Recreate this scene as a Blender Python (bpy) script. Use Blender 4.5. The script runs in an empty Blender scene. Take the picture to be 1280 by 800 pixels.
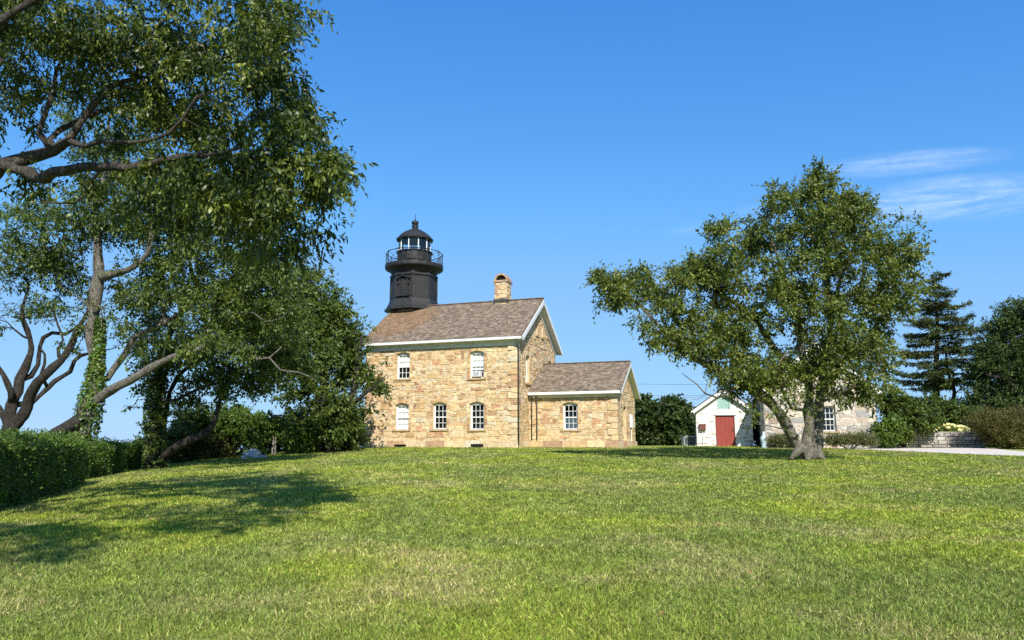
import bpy, math, random
import numpy as np
from mathutils import Vector, Matrix

random.seed(7)
RNG = np.random.default_rng(11)
SC = bpy.context.scene
COL = SC.collection
ORIG = {}          # world origin of every object, keyed by name

# ------------------------------------------------------------------ camera
FPX = 961.0
PITCH = math.atan(160.0 / FPX)
EYE = np.array((0.0, 0.0, 1.6))
cp, sp = math.cos(PITCH), math.sin(PITCH)


def ray(px, py):
    x, up = px - 640.0, 400.0 - py
    return np.array((x, FPX * cp - up * sp, FPX * sp + up * cp))


def at(px, py, d):
    r = ray(px, py)
    return EYE + r * (d / r[1])


def hit_plane(px, py, O, N):
    r = ray(px, py)
    return EYE + r * (np.dot(np.asarray(O) - EYE, N) / np.dot(r, N))


def sstep(a, b, x):
    t = np.clip((x - a) / (b - a), 0, 1)
    return t * t * (3 - 2 * t)


# ------------------------------------------------------------------ terrain
def height(x, y):
    x = np.asarray(x, float)
    y = np.asarray(y, float)
    z = np.where(y < 48, y / 30.0, 1.6)
    z = z + 0.17 * sstep(47, 56, y)
    z = z - 0.012 * np.clip(y - 72, 0, 30) - 0.62 * np.clip(y - 100, 0, 30)
    t = np.clip(-x - 7, 0, 19)
    z = z - 0.06 * t * (1 - 0.6 * sstep(42, 52, y))
    z = z - 0.62 * np.clip(-x - 27, 0, 28)
    z = z + 0.018 * np.sin(x * 0.9 + 0.3 * y) * np.sin(y * 0.55 - 0.2 * x) * np.clip(1 - np.abs(y - 25) / 40, 0, 1)
    return np.maximum(z, -19.0)


def hgt(x, y):
    return float(height(x, y))


def ground_hit(px, py):
    r = ray(px, py)
    r = r / r[1]
    prev = 2.0
    for d in np.arange(3.0, 120.0, 0.05):
        p = EYE + r * d
        if p[2] < hgt(p[0], p[1]):
            return np.array((p[0], p[1], hgt(p[0], p[1])))
    p = EYE + r * 55
    return np.array((p[0], p[1], hgt(p[0], p[1])))


# ------------------------------------------------------------------ materials
class NT:
    def __init__(self, mat):
        self.nt = mat.node_tree
        self.n = self.nt.nodes
        self.l = self.nt.links

    def node(self, kind, **kw):
        nd = self.n.new(kind)
        for k, v in kw.items():
            if k.startswith('i_'):
                key = k[2:].replace('_', ' ')
                nd.inputs[key].default_value = v
            else:
                setattr(nd, k, v)
        return nd

    def link(self, a, b):
        self.l.new(a, b)

    def noise(self, scale, detail=4, rough=0.6, vec=None, dist=0.0):
        nd = self.node('ShaderNodeTexNoise')
        nd.inputs['Scale'].default_value = scale
        nd.inputs['Detail'].default_value = detail
        nd.inputs['Roughness'].default_value = rough
        nd.inputs['Distortion'].default_value = dist
        if vec is not None:
            self.link(vec, nd.inputs['Vector'])
        return nd.outputs['Fac']

    def ramp(self, fac, stops):
        nd = self.node('ShaderNodeValToRGB')
        cr = nd.color_ramp
        while len(cr.elements) < len(stops):
            cr.elements.new(0.5)
        for e, (p, c) in zip(cr.elements, stops):
            e.position = p
            e.color = (*c, 1) if len(c) == 3 else c
        self.link(fac, nd.inputs['Fac'])
        return nd.outputs['Color']

    def mapr(self, fac, a, b, c, d):
        nd = self.node('ShaderNodeMapRange')
        self.link(fac, nd.inputs['Value'])
        for k, v in zip(('From Min', 'From Max', 'To Min', 'To Max'), (a, b, c, d)):
            nd.inputs[k].default_value = v
        return nd.outputs['Result']

    def mix(self, fac, a, b, blend='MIX'):
        nd = self.node('ShaderNodeMix', data_type='RGBA', blend_type=blend)
        for sock, v in ((nd.inputs['Factor'], fac), (nd.inputs['A'], a), (nd.inputs['B'], b)):
            pass
        ins = [i for i in nd.inputs if i.enabled]
        fa = nd.inputs[0]
        A = nd.inputs[6]
        B = nd.inputs[7]
        for sock, v in ((fa, fac), (A, a), (B, b)):
            if isinstance(v, (int, float)):
                sock.default_value = v
            elif isinstance(v, tuple):
                sock.default_value = (*v, 1) if len(v) == 3 else v
            else:
                self.link(v, sock)
        return nd.outputs[2]

    def math(self, op, a, b=0.0, clamp=False):
        nd = self.node('ShaderNodeMath', operation=op, use_clamp=clamp)
        for sock, v in ((nd.inputs[0], a), (nd.inputs[1], b)):
            if isinstance(v, (int, float)):
                sock.default_value = v
            else:
                self.link(v, sock)
        return nd.outputs[0]

    def vmul(self, vec, s):
        nd = self.node('ShaderNodeVectorMath', operation='MULTIPLY')
        self.link(vec, nd.inputs[0])
        nd.inputs[1].default_value = s
        return nd.outputs[0]


def newmat(name):
    m = bpy.data.materials.new(name)
    m.use_nodes = True
    t = NT(m)
    b = t.n['Principled BSDF']
    return m, t, b


def bump(t, b, h, strength, dist):
    nd = t.node('ShaderNodeBump')
    nd.inputs['Strength'].default_value = strength
    nd.inputs['Distance'].default_value = dist
    t.link(h, nd.inputs['Height'])
    t.link(nd.outputs[0], b.inputs['Normal'])


def simple_mat(name, col, rough=0.6, var=0.15, scale=8.0, spec=0.4, metal=0.0, bmp=0.0):
    m, t, b = newmat(name)
    pos = t.node('ShaderNodeNewGeometry').outputs['Position']
    n = t.noise(scale, 5, 0.65, pos)
    c = t.ramp(n, [(0.25, tuple(v * (1 - var) for v in col)), (0.75, tuple(min(1, v * (1 + var)) for v in col))])
    t.link(c, b.inputs['Base Color'])
    b.inputs['Roughness'].default_value = rough
    b.inputs['Specular IOR Level'].default_value = spec
    b.inputs['Metallic'].default_value = metal
    if bmp:
        bump(t, b, n, bmp, 0.02)
    return m


def attr_mat(name, rough=0.85, var=0.3, scale=5.0, spec=0.25, bmp=0.5, fine=28.0, bdist=0.03, tint=(1, 1, 1), gain=1.0):
    """Colour per stone / shingle / brick from the 'col' attribute, mottled with noise."""
    m, t, b = newmat(name)
    a = t.node('ShaderNodeAttribute', attribute_name='col').outputs['Color']
    pos = t.node('ShaderNodeNewGeometry').outputs['Position']
    n1 = t.noise(scale, 6, 0.7, pos)
    n2 = t.noise(fine, 4, 0.7, pos)
    mul = t.math('MULTIPLY', t.math('ADD', t.mapr(n1, 0.25, 0.75, 1 - var, 1 + var), t.mapr(n2, 0.2, 0.8, -var * 0.9, var * 0.9)), gain)
    g = t.node('ShaderNodeCombineXYZ')
    for i in range(3):
        t.link(t.math('MULTIPLY', mul, tint[i]), g.inputs[i])
    c = t.mix(1.0, a, g.outputs[0], 'MULTIPLY')
    t.link(c, b.inputs['Base Color'])
    b.inputs['Roughness'].default_value = rough
    b.inputs['Specular IOR Level'].default_value = spec
    if bmp:
        bump(t, b, t.math('ADD', n1, t.math('MULTIPLY', n2, 0.6)), bmp, bdist)
    return m


def leaf_mat(name, trans=0.30, rough=0.42, spec=0.38, tcol=(1.25, 1.15, 0.55)):
    m, t, b = newmat(name)
    a = t.node('ShaderNodeAttribute', attribute_name='col').outputs['Color']
    t.link(a, b.inputs['Base Color'])
    b.inputs['Roughness'].default_value = rough
    b.inputs['Specular IOR Level'].default_value = spec
    tr = t.node('ShaderNodeBsdfTranslucent')
    t.link(t.mix(1.0, a, tcol, 'MULTIPLY'), tr.inputs['Color'])
    mx = t.node('ShaderNodeMixShader')
    mx.inputs[0].default_value = trans
    t.link(b.outputs[0], mx.inputs[1])
    t.link(tr.outputs[0], mx.inputs[2])
    t.link(mx.outputs[0], t.n['Material Output'].inputs['Surface'])
    return m


def bark_mat(name, dark, light, moss=None, scale=6.0):
    m, t, b = newmat(name)
    pos = t.node('ShaderNodeNewGeometry').outputs['Position']
    n1 = t.noise(scale, 6, 0.7, t.vmul(pos, (1.0, 1.0, 0.35)), 0.6)
    n2 = t.noise(1.3, 4, 0.6, pos)
    n3 = t.noise(scale * 5, 4, 0.7, t.vmul(pos, (1.0, 1.0, 0.25)))
    c = t.ramp(n1, [(0.3, dark), (0.7, light)])
    c = t.mix(t.mapr(n3, 0.42, 0.62, 0.0, 0.8), c, tuple(v * 0.4 for v in dark))
    if moss:
        c = t.mix(t.mapr(n2, 0.5, 0.68, 0.0, 0.75), c, moss)
    t.link(c, b.inputs['Base Color'])
    b.inputs['Roughness'].default_value = 0.9
    b.inputs['Specular IOR Level'].default_value = 0.15
    bump(t, b, t.math('ADD', n1, n3), 1.0, 0.12)
    return m


def lawn_color(t):
    """Patchwork of fresh, yellow-green and dry grass laid out over the ground (world position)."""
    pos = t.node('ShaderNodeNewGeometry').outputs['Position']
    flat = t.vmul(pos, (1, 1, 0))
    n1 = t.noise(0.22, 4, 0.55, flat, 0.5)
    nd = t.node('ShaderNodeVectorMath', operation='ADD')
    t.link(flat, nd.inputs[0])
    nd.inputs[1].default_value = (37.0, 11.0, 0)
    n2 = t.noise(0.33, 5, 0.6, nd.outputs[0], 0.8)
    n3 = t.noise(2.2, 5, 0.65, nd.outputs[0])
    n4 = t.noise(9.0, 3, 0.6, flat)
    green = t.mix(t.mapr(n1, 0.44, 0.60, 0, 1), (0.252, 0.308, 0.068), (0.325, 0.385, 0.048))
    dry = t.mix(n4, (0.50, 0.43, 0.17), (0.58, 0.50, 0.23))
    c = t.mix(t.math('MULTIPLY', t.mapr(n2, 0.5, 0.68, 0.0, 0.75), t.mapr(n3, 0.35, 0.6, 0.35, 1.0)), green, dry)
    c = t.mix(t.mapr(n3, 0.35, 0.7, 0.0, 0.40), c, (0.15, 0.205, 0.045))
    return c


def make_lawn_mats():
    m, t, b = newmat('lawn_soil_and_grass')
    c = lawn_color(t)
    pos = t.node('ShaderNodeNewGeometry').outputs['Position']
    nf = t.noise(26.0, 4, 0.75, t.vmul(pos, (1, 0.6, 1)))
    nm = t.noise(6.0, 4, 0.7, pos)
    c = t.mix(1.0, c, t.ramp(nf, [(0.25, (0.5, 0.5, 0.45)), (0.75, (1.25, 1.25, 1.1))]), 'MULTIPLY')
    t.link(c, b.inputs['Base Color'])
    b.inputs['Roughness'].default_value = 0.9
    b.inputs['Specular IOR Level'].default_value = 0.1
    bump(t, b, t.math('ADD', nf, nm), 0.8, 0.06)
    g, t, b = newmat('grass_blades')
    c = lawn_color(t)
    a = t.node('ShaderNodeAttribute', attribute_name='col').outputs['Color']
    c = t.mix(1.0, c, a, 'MULTIPLY')
    t.link(c, b.inputs['Base Color'])
    b.inputs['Roughness'].default_value = 0.55
    b.inputs['Specular IOR Level'].default_value = 0.15
    tr = t.node('ShaderNodeBsdfTranslucent')
    t.link(t.mix(1.0, c, (1.25, 1.2, 0.6), 'MULTIPLY'), tr.inputs['Color'])
    mx = t.node('ShaderNodeMixShader')
    mx.inputs[0].default_value = 0.35
    t.link(b.outputs[0], mx.inputs[1])
    t.link(tr.outputs[0], mx.inputs[2])
    t.link(mx.outputs[0], t.n['Material Output'].inputs['Surface'])
    return m, g


M = {}
M['lawn'], M['blade'] = make_lawn_mats()
M['stone'] = attr_mat('sandstone_blocks', var=0.40, scale=4.5, fine=15, bmp=0.8, bdist=0.06, gain=0.93, tint=(1.0, .975, .96))
M['rubble'] = attr_mat('rubble_blocks', var=0.35, scale=5, fine=20, bmp=0.7, bdist=0.05)
M['shingle'] = attr_mat('roof_shingles', var=0.30, tint=(1.0, 0.93, 0.80), scale=2.2, fine=16, bmp=0.3, bdist=0.02, rough=0.9, spec=0.1)
M['brick'] = attr_mat('whitewashed_brick', var=0.14, scale=3.0, fine=24, bmp=0.4, bdist=0.02)
M['white'] = simple_mat('white_paint', (0.72, 0.72, 0.68), 0.5, 0.12, 1.5)
M['blind'] = simple_mat('white_blind', (0.80, 0.80, 0.78), 0.7, 0.05, 1.0)
M['black'] = simple_mat('black_painted_iron', (0.021, 0.020, 0.018), 0.6, 0.85, 7.0, 0.4, 0.0, 0.3)
M['dark'] = simple_mat('dark_interior', (0.012, 0.012, 0.013), 0.9, 0.2, 2.0, 0.1)
M['pipe'] = simple_mat('dark_downpipe', (0.07, 0.06, 0.05), 0.6, 0.2, 3.0)
M['red'] = simple_mat('red_door_paint', (0.28, 0.048, 0.034), 0.55, 0.12, 2.0)
M['green'] = simple_mat('pale_green_paint', (0.30, 0.47, 0.40), 0.7, 0.12, 3.0)
M['grey'] = simple_mat('grey_metal', (0.30, 0.32, 0.33), 0.5, 0.1, 3.0)
M['rustred'] = simple_mat('rusty_red_metal', (0.16, 0.05, 0.035), 0.7, 0.3, 9.0)
M['gravel'] = simple_mat('gravel', (0.60, 0.53, 0.44), 0.95, 0.35, 14.0, 0.1, 0, 0.6)
M['rock'] = simple_mat('pale_rock', (0.45, 0.43, 0.40), 0.9, 0.3, 5.0, 0.2, 0, 0.6)
M['paleblue'] = simple_mat('pale_blue_paint', (0.48, 0.58, 0.62), 0.6, 0.15, 6.0)
M['wood'] = simple_mat('weathered_post', (0.38, 0.35, 0.30), 0.8, 0.2, 6.0)
M['cable'] = simple_mat('cable', (0.10, 0.12, 0.15), 0.7, 0.05, 3.0)
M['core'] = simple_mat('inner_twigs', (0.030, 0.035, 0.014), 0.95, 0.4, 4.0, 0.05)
M['flower'] = simple_mat('pale_yellow_blossom', (0.72, 0.68, 0.30), 0.8, 0.2, 20.0, 0.1)
M['beacon'] = simple_mat('green_beacon_lens', (0.08, 0.42, 0.26), 0.15, 0.1, 9.0, 0.8)
M['leaf'] = leaf_mat('broad_leaves')
M['needle'] = leaf_mat('needles', 0.15, 0.6, 0.25)
M['hleaf'] = leaf_mat('hedge_leaves', 0.3, 0.45, 0.35)
M['bark_grey'] = bark_mat('grey_bark', (0.22, 0.19, 0.145), (0.46, 0.41, 0.33), (0.10, 0.115, 0.05))
M['bark_dark'] = bark_mat('dark_bark', (0.045, 0.038, 0.03), (0.125, 0.108, 0.09))
M['bark_dark2'] = bark_mat('weathered_bark', (0.085, 0.07, 0.055), (0.23, 0.20, 0.165))
M['bark_brown'] = bark_mat('brown_bark', (0.15, 0.13, 0.10), (0.40, 0.36, 0.30))


def make_glass():
    m, t, b = newmat('window_glass')
    tr = t.node('ShaderNodeBsdfTransparent')
    tr.inputs[0].default_value = (0.93, 0.96, 0.96, 1)
    gl = t.node('ShaderNodeBsdfGlossy')
    gl.inputs['Roughness'].default_value = 0.03
    fr = t.node('ShaderNodeFresnel')
    fr.inputs['IOR'].default_value = 1.5
    mx = t.node('ShaderNodeMixShader')
    t.link(t.math('MAXIMUM', fr.outputs[0], 0.07), mx.inputs[0])
    t.link(tr.outputs[0], mx.inputs[1])
    t.link(gl.outputs[0], mx.inputs[2])
    t.link(mx.outputs[0], t.n['Material Output'].inputs['Surface'])
    return m


M['glass'] = make_glass()


def make_sea():
    m, t, b = newmat('sea_water')
    pos = t.node('ShaderNodeNewGeometry').outputs['Position']
    b.inputs['Base Color'].default_value = (0.03, 0.09, 0.13, 1)
    b.inputs['Roughness'].default_value = 0.12
    bump(t, b, t.noise(0.35, 5, 0.65, pos), 0.5, 0.6)
    return m


M['sea'] = make_sea()


# ------------------------------------------------------------------ mesh building
def v3(p):
    return np.asarray(p, float)


def unit(v):
    v = np.asarray(v, float)
    return v / (np.linalg.norm(v) + 1e-12)


class MB:
    def __init__(self):
        self.v, self.f, self.c, self.m = [], [], [], []

    def add(self, verts, faces, col=(0.5, 0.5, 0.5), mat=0):
        o = len(self.v)
        self.v.extend([tuple(map(float, p)) for p in verts])
        for f in faces:
            self.f.append([i + o for i in f])
            self.c.append(col)
            self.m.append(mat)

    def hexa(self, p, col=(0.5, 0.5, 0.5), mat=0):
        """8 corners: bottom ring 0-3, top ring 4-7"""
        self.add(p, [(3, 2, 1, 0), (4, 5, 6, 7), (0, 1, 5, 4), (1, 2, 6, 5), (2, 3, 7, 6), (3, 0, 4, 7)], col, mat)

    def beam(self, p0, p1, a, b, col=(0.5, 0.5, 0.5), mat=0):
        """box from p0 to p1 with half-extents a, b (vectors)"""
        p0, p1, a, b = map(v3, (p0, p1, a, b))
        self.hexa([p0 - a - b, p0 + a - b, p0 + a + b, p0 - a + b, p1 - a - b, p1 + a - b, p1 + a + b, p1 - a + b], col, mat)

    def tube(self, pts, rads, n=8, col=(0.5, 0.5, 0.5), mat=0, cap=True, jag=0.0):
        pts = [v3(p) for p in pts]
        if isinstance(rads, (int, float)):
            rads = [rads] * len(pts)
        o = len(self.v)
        ref = None
        for i, p in enumerate(pts):
            d = unit(pts[min(i + 1, len(pts) - 1)] - pts[max(i - 1, 0)])
            if ref is None:
                ref = unit(np.cross(d, (0, 0, 1) if abs(d[2]) < 0.9 else (1, 0, 0)))
            ref = unit(ref - d * np.dot(ref, d))
            bi = np.cross(d, ref)
            for k in range(n):
                a = 2 * math.pi * k / n
                q = ref * math.cos(a) + bi * math.sin(a)
                rr = rads[i]
                if jag:
                    w = p + q * rr
                    rr *= 1 + jag * (math.sin(w[0] * 9.1 + 2 * math.sin(w[2] * 2.3)) * math.sin(w[1] * 8.3 + w[2] * 1.7) + .6 * math.sin(w[0] * 23 + w[2] * 5.1) * math.sin(w[1] * 21 - w[2] * 3.3) + random.uniform(-.35, .35))
                self.v.append(tuple(p + q * rr))
        for i in range(len(pts) - 1):
            for k in range(n):
                k2 = (k + 1) % n
                self.f.append([o + i * n + k, o + i * n + k2, o + (i + 1) * n + k2, o + (i + 1) * n + k])
                self.c.append(col)
                self.m.append(mat)
        if cap:
            self.f.append([o + k for k in range(n)][::-1])
            self.f.append([o + (len(pts) - 1) * n + k for k in range(n)])
            self.c += [col, col]
            self.m += [mat, mat]

    def lathe(self, c, prof, n=24, col=(0.5, 0.5, 0.5), mat=0, rot=0.0):
        """prof: list of (radius, z) bottom to top around centre c"""
        o = len(self.v)
        for r, z in prof:
            for k in range(n):
                a = rot + 2 * math.pi * k / n
                self.v.append((c[0] + r * math.cos(a), c[1] + r * math.sin(a), c[2] + z))
        for i in range(len(prof) - 1):
            for k in range(n):
                k2 = (k + 1) % n
                self.f.append([o + i * n + k, o + i * n + k2, o + (i + 1) * n + k2, o + (i + 1) * n + k])
                self.c.append(col)
                self.m.append(mat)
        self.f.append([o + k for k in range(n)][::-1])
        self.f.append([o + (len(prof) - 1) * n + k for k in range(n)])
        self.c += [col, col]
        self.m += [mat, mat]

    def build(self, name, mats, parent=None, smooth=False, origin=None):
        if not isinstance(mats, (list, tuple)):
            mats = [mats]
        org = ORIG[parent.name] if parent else (v3(origin) if origin is not None else np.zeros(3))
        me = bpy.data.meshes.new(name)
        vv = np.array(self.v, float) - org
        me.from_pydata(vv.tolist(), [], self.f)
        for mm in mats:
            me.materials.append(mm)
        me.polygons.foreach_set('material_index', self.m)
        if smooth:
            me.polygons.foreach_set('use_smooth', [True] * len(self.f))
        at_ = me.attributes.new('col', 'FLOAT_COLOR', 'FACE')
        cc = np.ones((len(self.f), 4), np.float32)
        cc[:, :3] = np.array(self.c, np.float32)
        at_.data.foreach_set('color', cc.ravel())
        me.update()
        return link(name, me, parent, org)


def link(name, me, parent, org):
    ob = bpy.data.objects.new(name, me)
    COL.objects.link(ob)
    if parent:
        ob.parent = parent
    else:
        ob.location = org
    ORIG[ob.name] = np.array(org, float)
    return ob


def thing(name, loc, label, cat, group=None):
    o = bpy.data.objects.new(name, None)
    COL.objects.link(o)
    o.location = tuple(map(float, loc))
    o.empty_display_size = 0.3
    ORIG[o.name] = np.array(loc, float)
    return tag(o, label, cat, group)


def tag(o, label, cat, group=None):
    o['label'] = label
    o['category'] = cat
    if group:
        o['group'] = group
    return o


def np_mesh(name, verts, faces_flat, loop_tot, col, mat, parent=None, origin=None, smooth=False):
    """big mesh from numpy arrays; col per vertex"""
    org = ORIG[parent.name] if parent else (v3(origin) if origin is not None else np.zeros(3))
    me = bpy.data.meshes.new(name)
    nv = len(verts)
    me.vertices.add(nv)
    me.vertices.foreach_set('co', (verts - org).astype(np.float32).ravel())
    me.loops.add(len(faces_flat))
    me.loops.foreach_set('vertex_index', faces_flat.astype(np.int32))
    nf = len(loop_tot)
    me.polygons.add(nf)
    st = np.concatenate(([0], np.cumsum(loop_tot)[:-1])).astype(np.int32)
    me.polygons.foreach_set('loop_start', st)
    me.materials.append(mat)
    if smooth:
        me.polygons.foreach_set('use_smooth', np.ones(nf, bool))
    me.update(calc_edges=True)
    if col is not None:
        a = me.attributes.new('col', 'FLOAT_COLOR', 'POINT')
        cc = np.ones((nv, 4), np.float32)
        cc[:, :3] = col
        a.data.foreach_set('color', cc.ravel())
    return link(name, me, parent, org)


# ------------------------------------------------------------------ leaves
LEAF6 = (np.array([(0, 0, 0), (-.5, .35, .06), (.5, .35, .06), (-.42, .7, .0), (.42, .7, .0), (0, 1, -.1)]),
         [(0, 2, 1), (1, 2, 4, 3), (3, 4, 5)])
LEAF4 = (np.array([(0, 0, 0), (-.5, .45, .08), (0, 1, -.05), (.5, .45, .08)]), [(0, 2, 1), (0, 3, 2)])
BLADE = (np.array([(-.5, 0, 0), (.5, 0, 0), (.12, 1, .0)]), [(0, 1, 2)])


def nrm(a):
    return a / (np.linalg.norm(a, axis=1, keepdims=True) + 1e-9)


def leaf_mesh(name, pos, axis, normal, size, width, col, mat, parent, tmpl=LEAF4, origin=None):
    n = len(pos)
    axis = nrm(axis)
    side = nrm(np.cross(axis, normal))
    nor = np.cross(side, axis)
    T, F = tmpl
    k = len(T)
    s = size[:, None, None]
    V = (pos[:, None, :] + s * (T[None, :, 0:1] * width * side[:, None, :] + T[None, :, 1:2] * axis[:, None, :]
                               + T[None, :, 2:3] * nor[:, None, :]))
    base = (np.arange(n) * k)[:, None]
    fl = np.concatenate([np.array(f) for f in F])[None, :] + base
    lt = np.tile(np.array([len(f) for f in F]), n)
    C = np.repeat(col, k, axis=0)
    return np_mesh(name, V.reshape(-1, 3), fl.ravel(), lt, C, mat, parent, origin)


def leaf_cols(n, pal, grp, rng, jit=0.22):
    """pal: list of colours; grp: cluster number per leaf, so that sprays differ as well as leaves"""
    pal = np.array(pal)
    ng = int(grp.max()) + 1
    g = rng.random(ng)
    t = np.clip(0.55 * g[grp] + 0.45 * rng.random(n), 0, 0.999) * (len(pal) - 1)
    i = t.astype(int)
    fr = (t - i)[:, None]
    c = pal[i] * (1 - fr) + pal[i + 1] * fr
    c = c * (0.78 + .44 * rng.random(ng))[grp][:, None]
    return c * (1 + jit * (rng.random((n, 1)) * 2 - 1))


# ------------------------------------------------------------------ trees
def catmull(pts, seg):
    P = np.array(pts, float)
    if len(P) < 3:
        n = max(2, int(np.linalg.norm(P[-1, :3] - P[0, :3]) / seg) + 1)
        return np.array([P[0] * (1 - t) + P[-1] * t for t in np.linspace(0, 1, n)])
    Q = np.vstack([2 * P[0] - P[1], P, 2 * P[-1] - P[-2]])
    out = []
    for i in range(1, len(Q) - 2):
        p0, p1, p2, p3 = Q[i - 1], Q[i], Q[i + 1], Q[i + 2]
        n = max(1, int(np.linalg.norm(p2[:3] - p1[:3]) / seg))
        for t in np.arange(n) / n:
            out.append(0.5 * (2 * p1 + (p2 - p0) * t + (2 * p0 - 5 * p1 + 4 * p2 - p3) * t * t + (3 * p1 - p0 - 3 * p2 + p3) * t ** 3))
    out.append(P[-1])
    return np.array(out)


def grow(limbs, A, rng, seg=0.35, alpha=0.22, tip=0.008, expo=2.25, ang=0.9, wob=0.12, first_ok=0.35):
    """limbs: list of Nx4 arrays (x, y, z, r); A: twig ends. Returns node arrays and the direction at each twig end."""
    pos, par, rg, dr, plen, ok = [], [], [], [], [], []
    for li, L in enumerate(limbs):
        S = catmull(L, seg)
        nz = rng.normal(0, 1, (len(S) + 4, 3))
        nz = (nz[:-4] + 2 * nz[1:-3] + 3 * nz[2:-2] + 2 * nz[3:-1] + nz[4:]) / 4.4
        S[1:-1, :3] += nz[1:-1] * wob * .75 * np.minimum(1, S[1:-1, 3:4] * 6 + .3)
        if li == 0:
            p = -1
            start = 0
            bl = 0.0
        else:
            p = int(np.argmin(np.linalg.norm(np.array(pos) - S[0, :3], axis=1)))
            start = 1
            bl = plen[p]
        for i in range(start, len(S)):
            d = unit(S[min(i + 1, len(S) - 1), :3] - S[max(i - 1, 0), :3])
            bl += np.linalg.norm(S[i, :3] - (pos[p] if p >= 0 else S[i, :3]))
            pos.append(S[i, :3])
            par.append(p)
            rg.append(max(S[i, 3], 0.004))
            dr.append(d)
            plen.append(bl)
            ok.append(i / len(S) > (first_ok if li == 0 else 0.25))
            p = len(pos) - 1
    n0 = len(pos)
    Mn = len(A)
    pos0 = np.array(pos)
    okm = np.array(ok)

    def costs(P, D, PL):
        v = A[None, :, :] - P[:, None, :]
        dd = np.linalg.norm(v, axis=2) + 1e-6
        cs = (v * D[:, None, :]).sum(2) / dd
        return dd * (1 + ang * (1 - cs) * 0.5) + alpha * PL[:, None] + np.where(dd < 0.12, 5, 0)

    cst = costs(pos0, np.array(dr), np.array(plen))
    cst[~okm] = 1e9
    best = cst.min(0)
    bi = cst.argmin(0)
    done = np.zeros(Mn, bool)
    adir = np.zeros((Mn, 3))
    for _ in range(Mn):
        k = int(np.argmin(np.where(done, 1e12, best)))
        done[k] = True
        n = int(bi[k])
        P0, P2 = np.array(pos[n]), A[k]
        d = np.linalg.norm(P2 - P0)
        P1 = P0 + unit(np.array(dr[n]) + rng.normal(0, .35, 3)) * d * 0.45
        m = max(2, int(round(d / seg)))
        newP, newD, newL = [], [], []
        p = n
        for t in (np.arange(m) + 1) / m:
            q = (1 - t) ** 2 * P0 + 2 * t * (1 - t) * P1 + t * t * P2
            if t < 1:
                q = q + rng.normal(0, 0.035, 3) * min(1, d)
            dd = unit(q - pos[p])
            plen.append(plen[p] + np.linalg.norm(q - pos[p]))
            pos.append(q)
            par.append(p)
            rg.append(0.0)
            dr.append(dd)
            p = len(pos) - 1
            newP.append(q)
            newD.append(dd)
            newL.append(plen[p])
        adir[k] = newD[-1]
        c = costs(np.array(newP), np.array(newD), np.array(newL))
        b2 = c.min(0)
        upd = b2 < best
        best = np.where(upd, b2, best)
        bi = np.where(upd, c.argmin(0) + len(pos) - m, bi)
    N = len(pos)
    acc = np.zeros(N)
    R = np.zeros(N)
    for i in range(N - 1, -1, -1):
        r = max(tip, acc[i] ** (1 / expo)) if acc[i] > 0 else tip
        if i < n0:
            r = max(rg[i], 0.006)
        R[i] = r
        if par[i] >= 0:
            acc[par[i]] += r ** expo
    for i in range(n0, N):
        R[i] = min(R[i], R[par[i]] * 0.82)
    return np.array(pos), np.array(par), R, adir


def branch_mesh(name, pos, par, R, mat, parent, rng, minr=0.0):
    N = len(pos)
    kids = [[] for _ in range(N)]
    for i, p in enumerate(par):
        if p >= 0:
            kids[p].append(i)
    mb = MB()
    main = {}
    for i in range(N):
        if kids[i]:
            main[i] = max(kids[i], key=lambda k: R[k])
    starts = [(-1, 0)] + [(p, k) for p in range(N) for k in kids[p] if k != main.get(p)]
    for p, k in starts:
        ch = ([p] if p >= 0 else []) + [k]
        while ch[-1] in main:
            ch.append(main[ch[-1]])
        rr = [R[c] for c in ch]
        if p >= 0:
            rr[0] = min(R[p] * 0.9, rr[1] * 1.25)
        if max(rr) < minr or len(ch) < 2:
            continue
        n = 12 if rr[0] > .15 else 8 if rr[0] > .07 else 5 if rr[0] > .025 else 3
        jit = [r * (1 + rng.normal(0, .07)) for r in rr]
        if rr[0] > .07:
            n = 16 if rr[0] > .15 else 10
        mb.tube([pos[c] for c in ch], jit, n, cap=n > 5, jag=.16 if rr[0] > .07 else 0)
    return mb.build(name, mat, parent, smooth=True)


def blob_pts(blobs, rng, dens=1.0, clump=0.0):
    out = []
    for b in blobs:
        if len(b) == 8:            # centre given in metres
            c, n = np.array(b[:3]), max(1, int(b[6] * dens))
            v = nrm(rng.normal(0, 1, (n, 3)))
            out.append(c + v * rng.random((n, 1)) ** .42 * np.array(b[3:6]))
            continue
        px, py, d, rx, ry, rd, n = b
        n = max(1, int(n * dens))
        c = at(px, py, d)
        s = d / 965.0
        m = max(2, n // 6) if clump else n
        v = nrm(rng.normal(0, 1, (m, 3)))
        r = rng.random((m, 1)) ** 0.42
        p = c + v * r * np.array((rx * s, rd, ry * s))
        if clump:
            sz = clump * min(1.0, 1.6 * min(rx * s, ry * s))
            p = np.repeat(p, -(-n // m), 0)[:n]
            p = p + rng.normal(0, 1, p.shape) * sz * np.array((1, 1, .62))
        out.append(p)
    return np.vstack(out)


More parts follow.
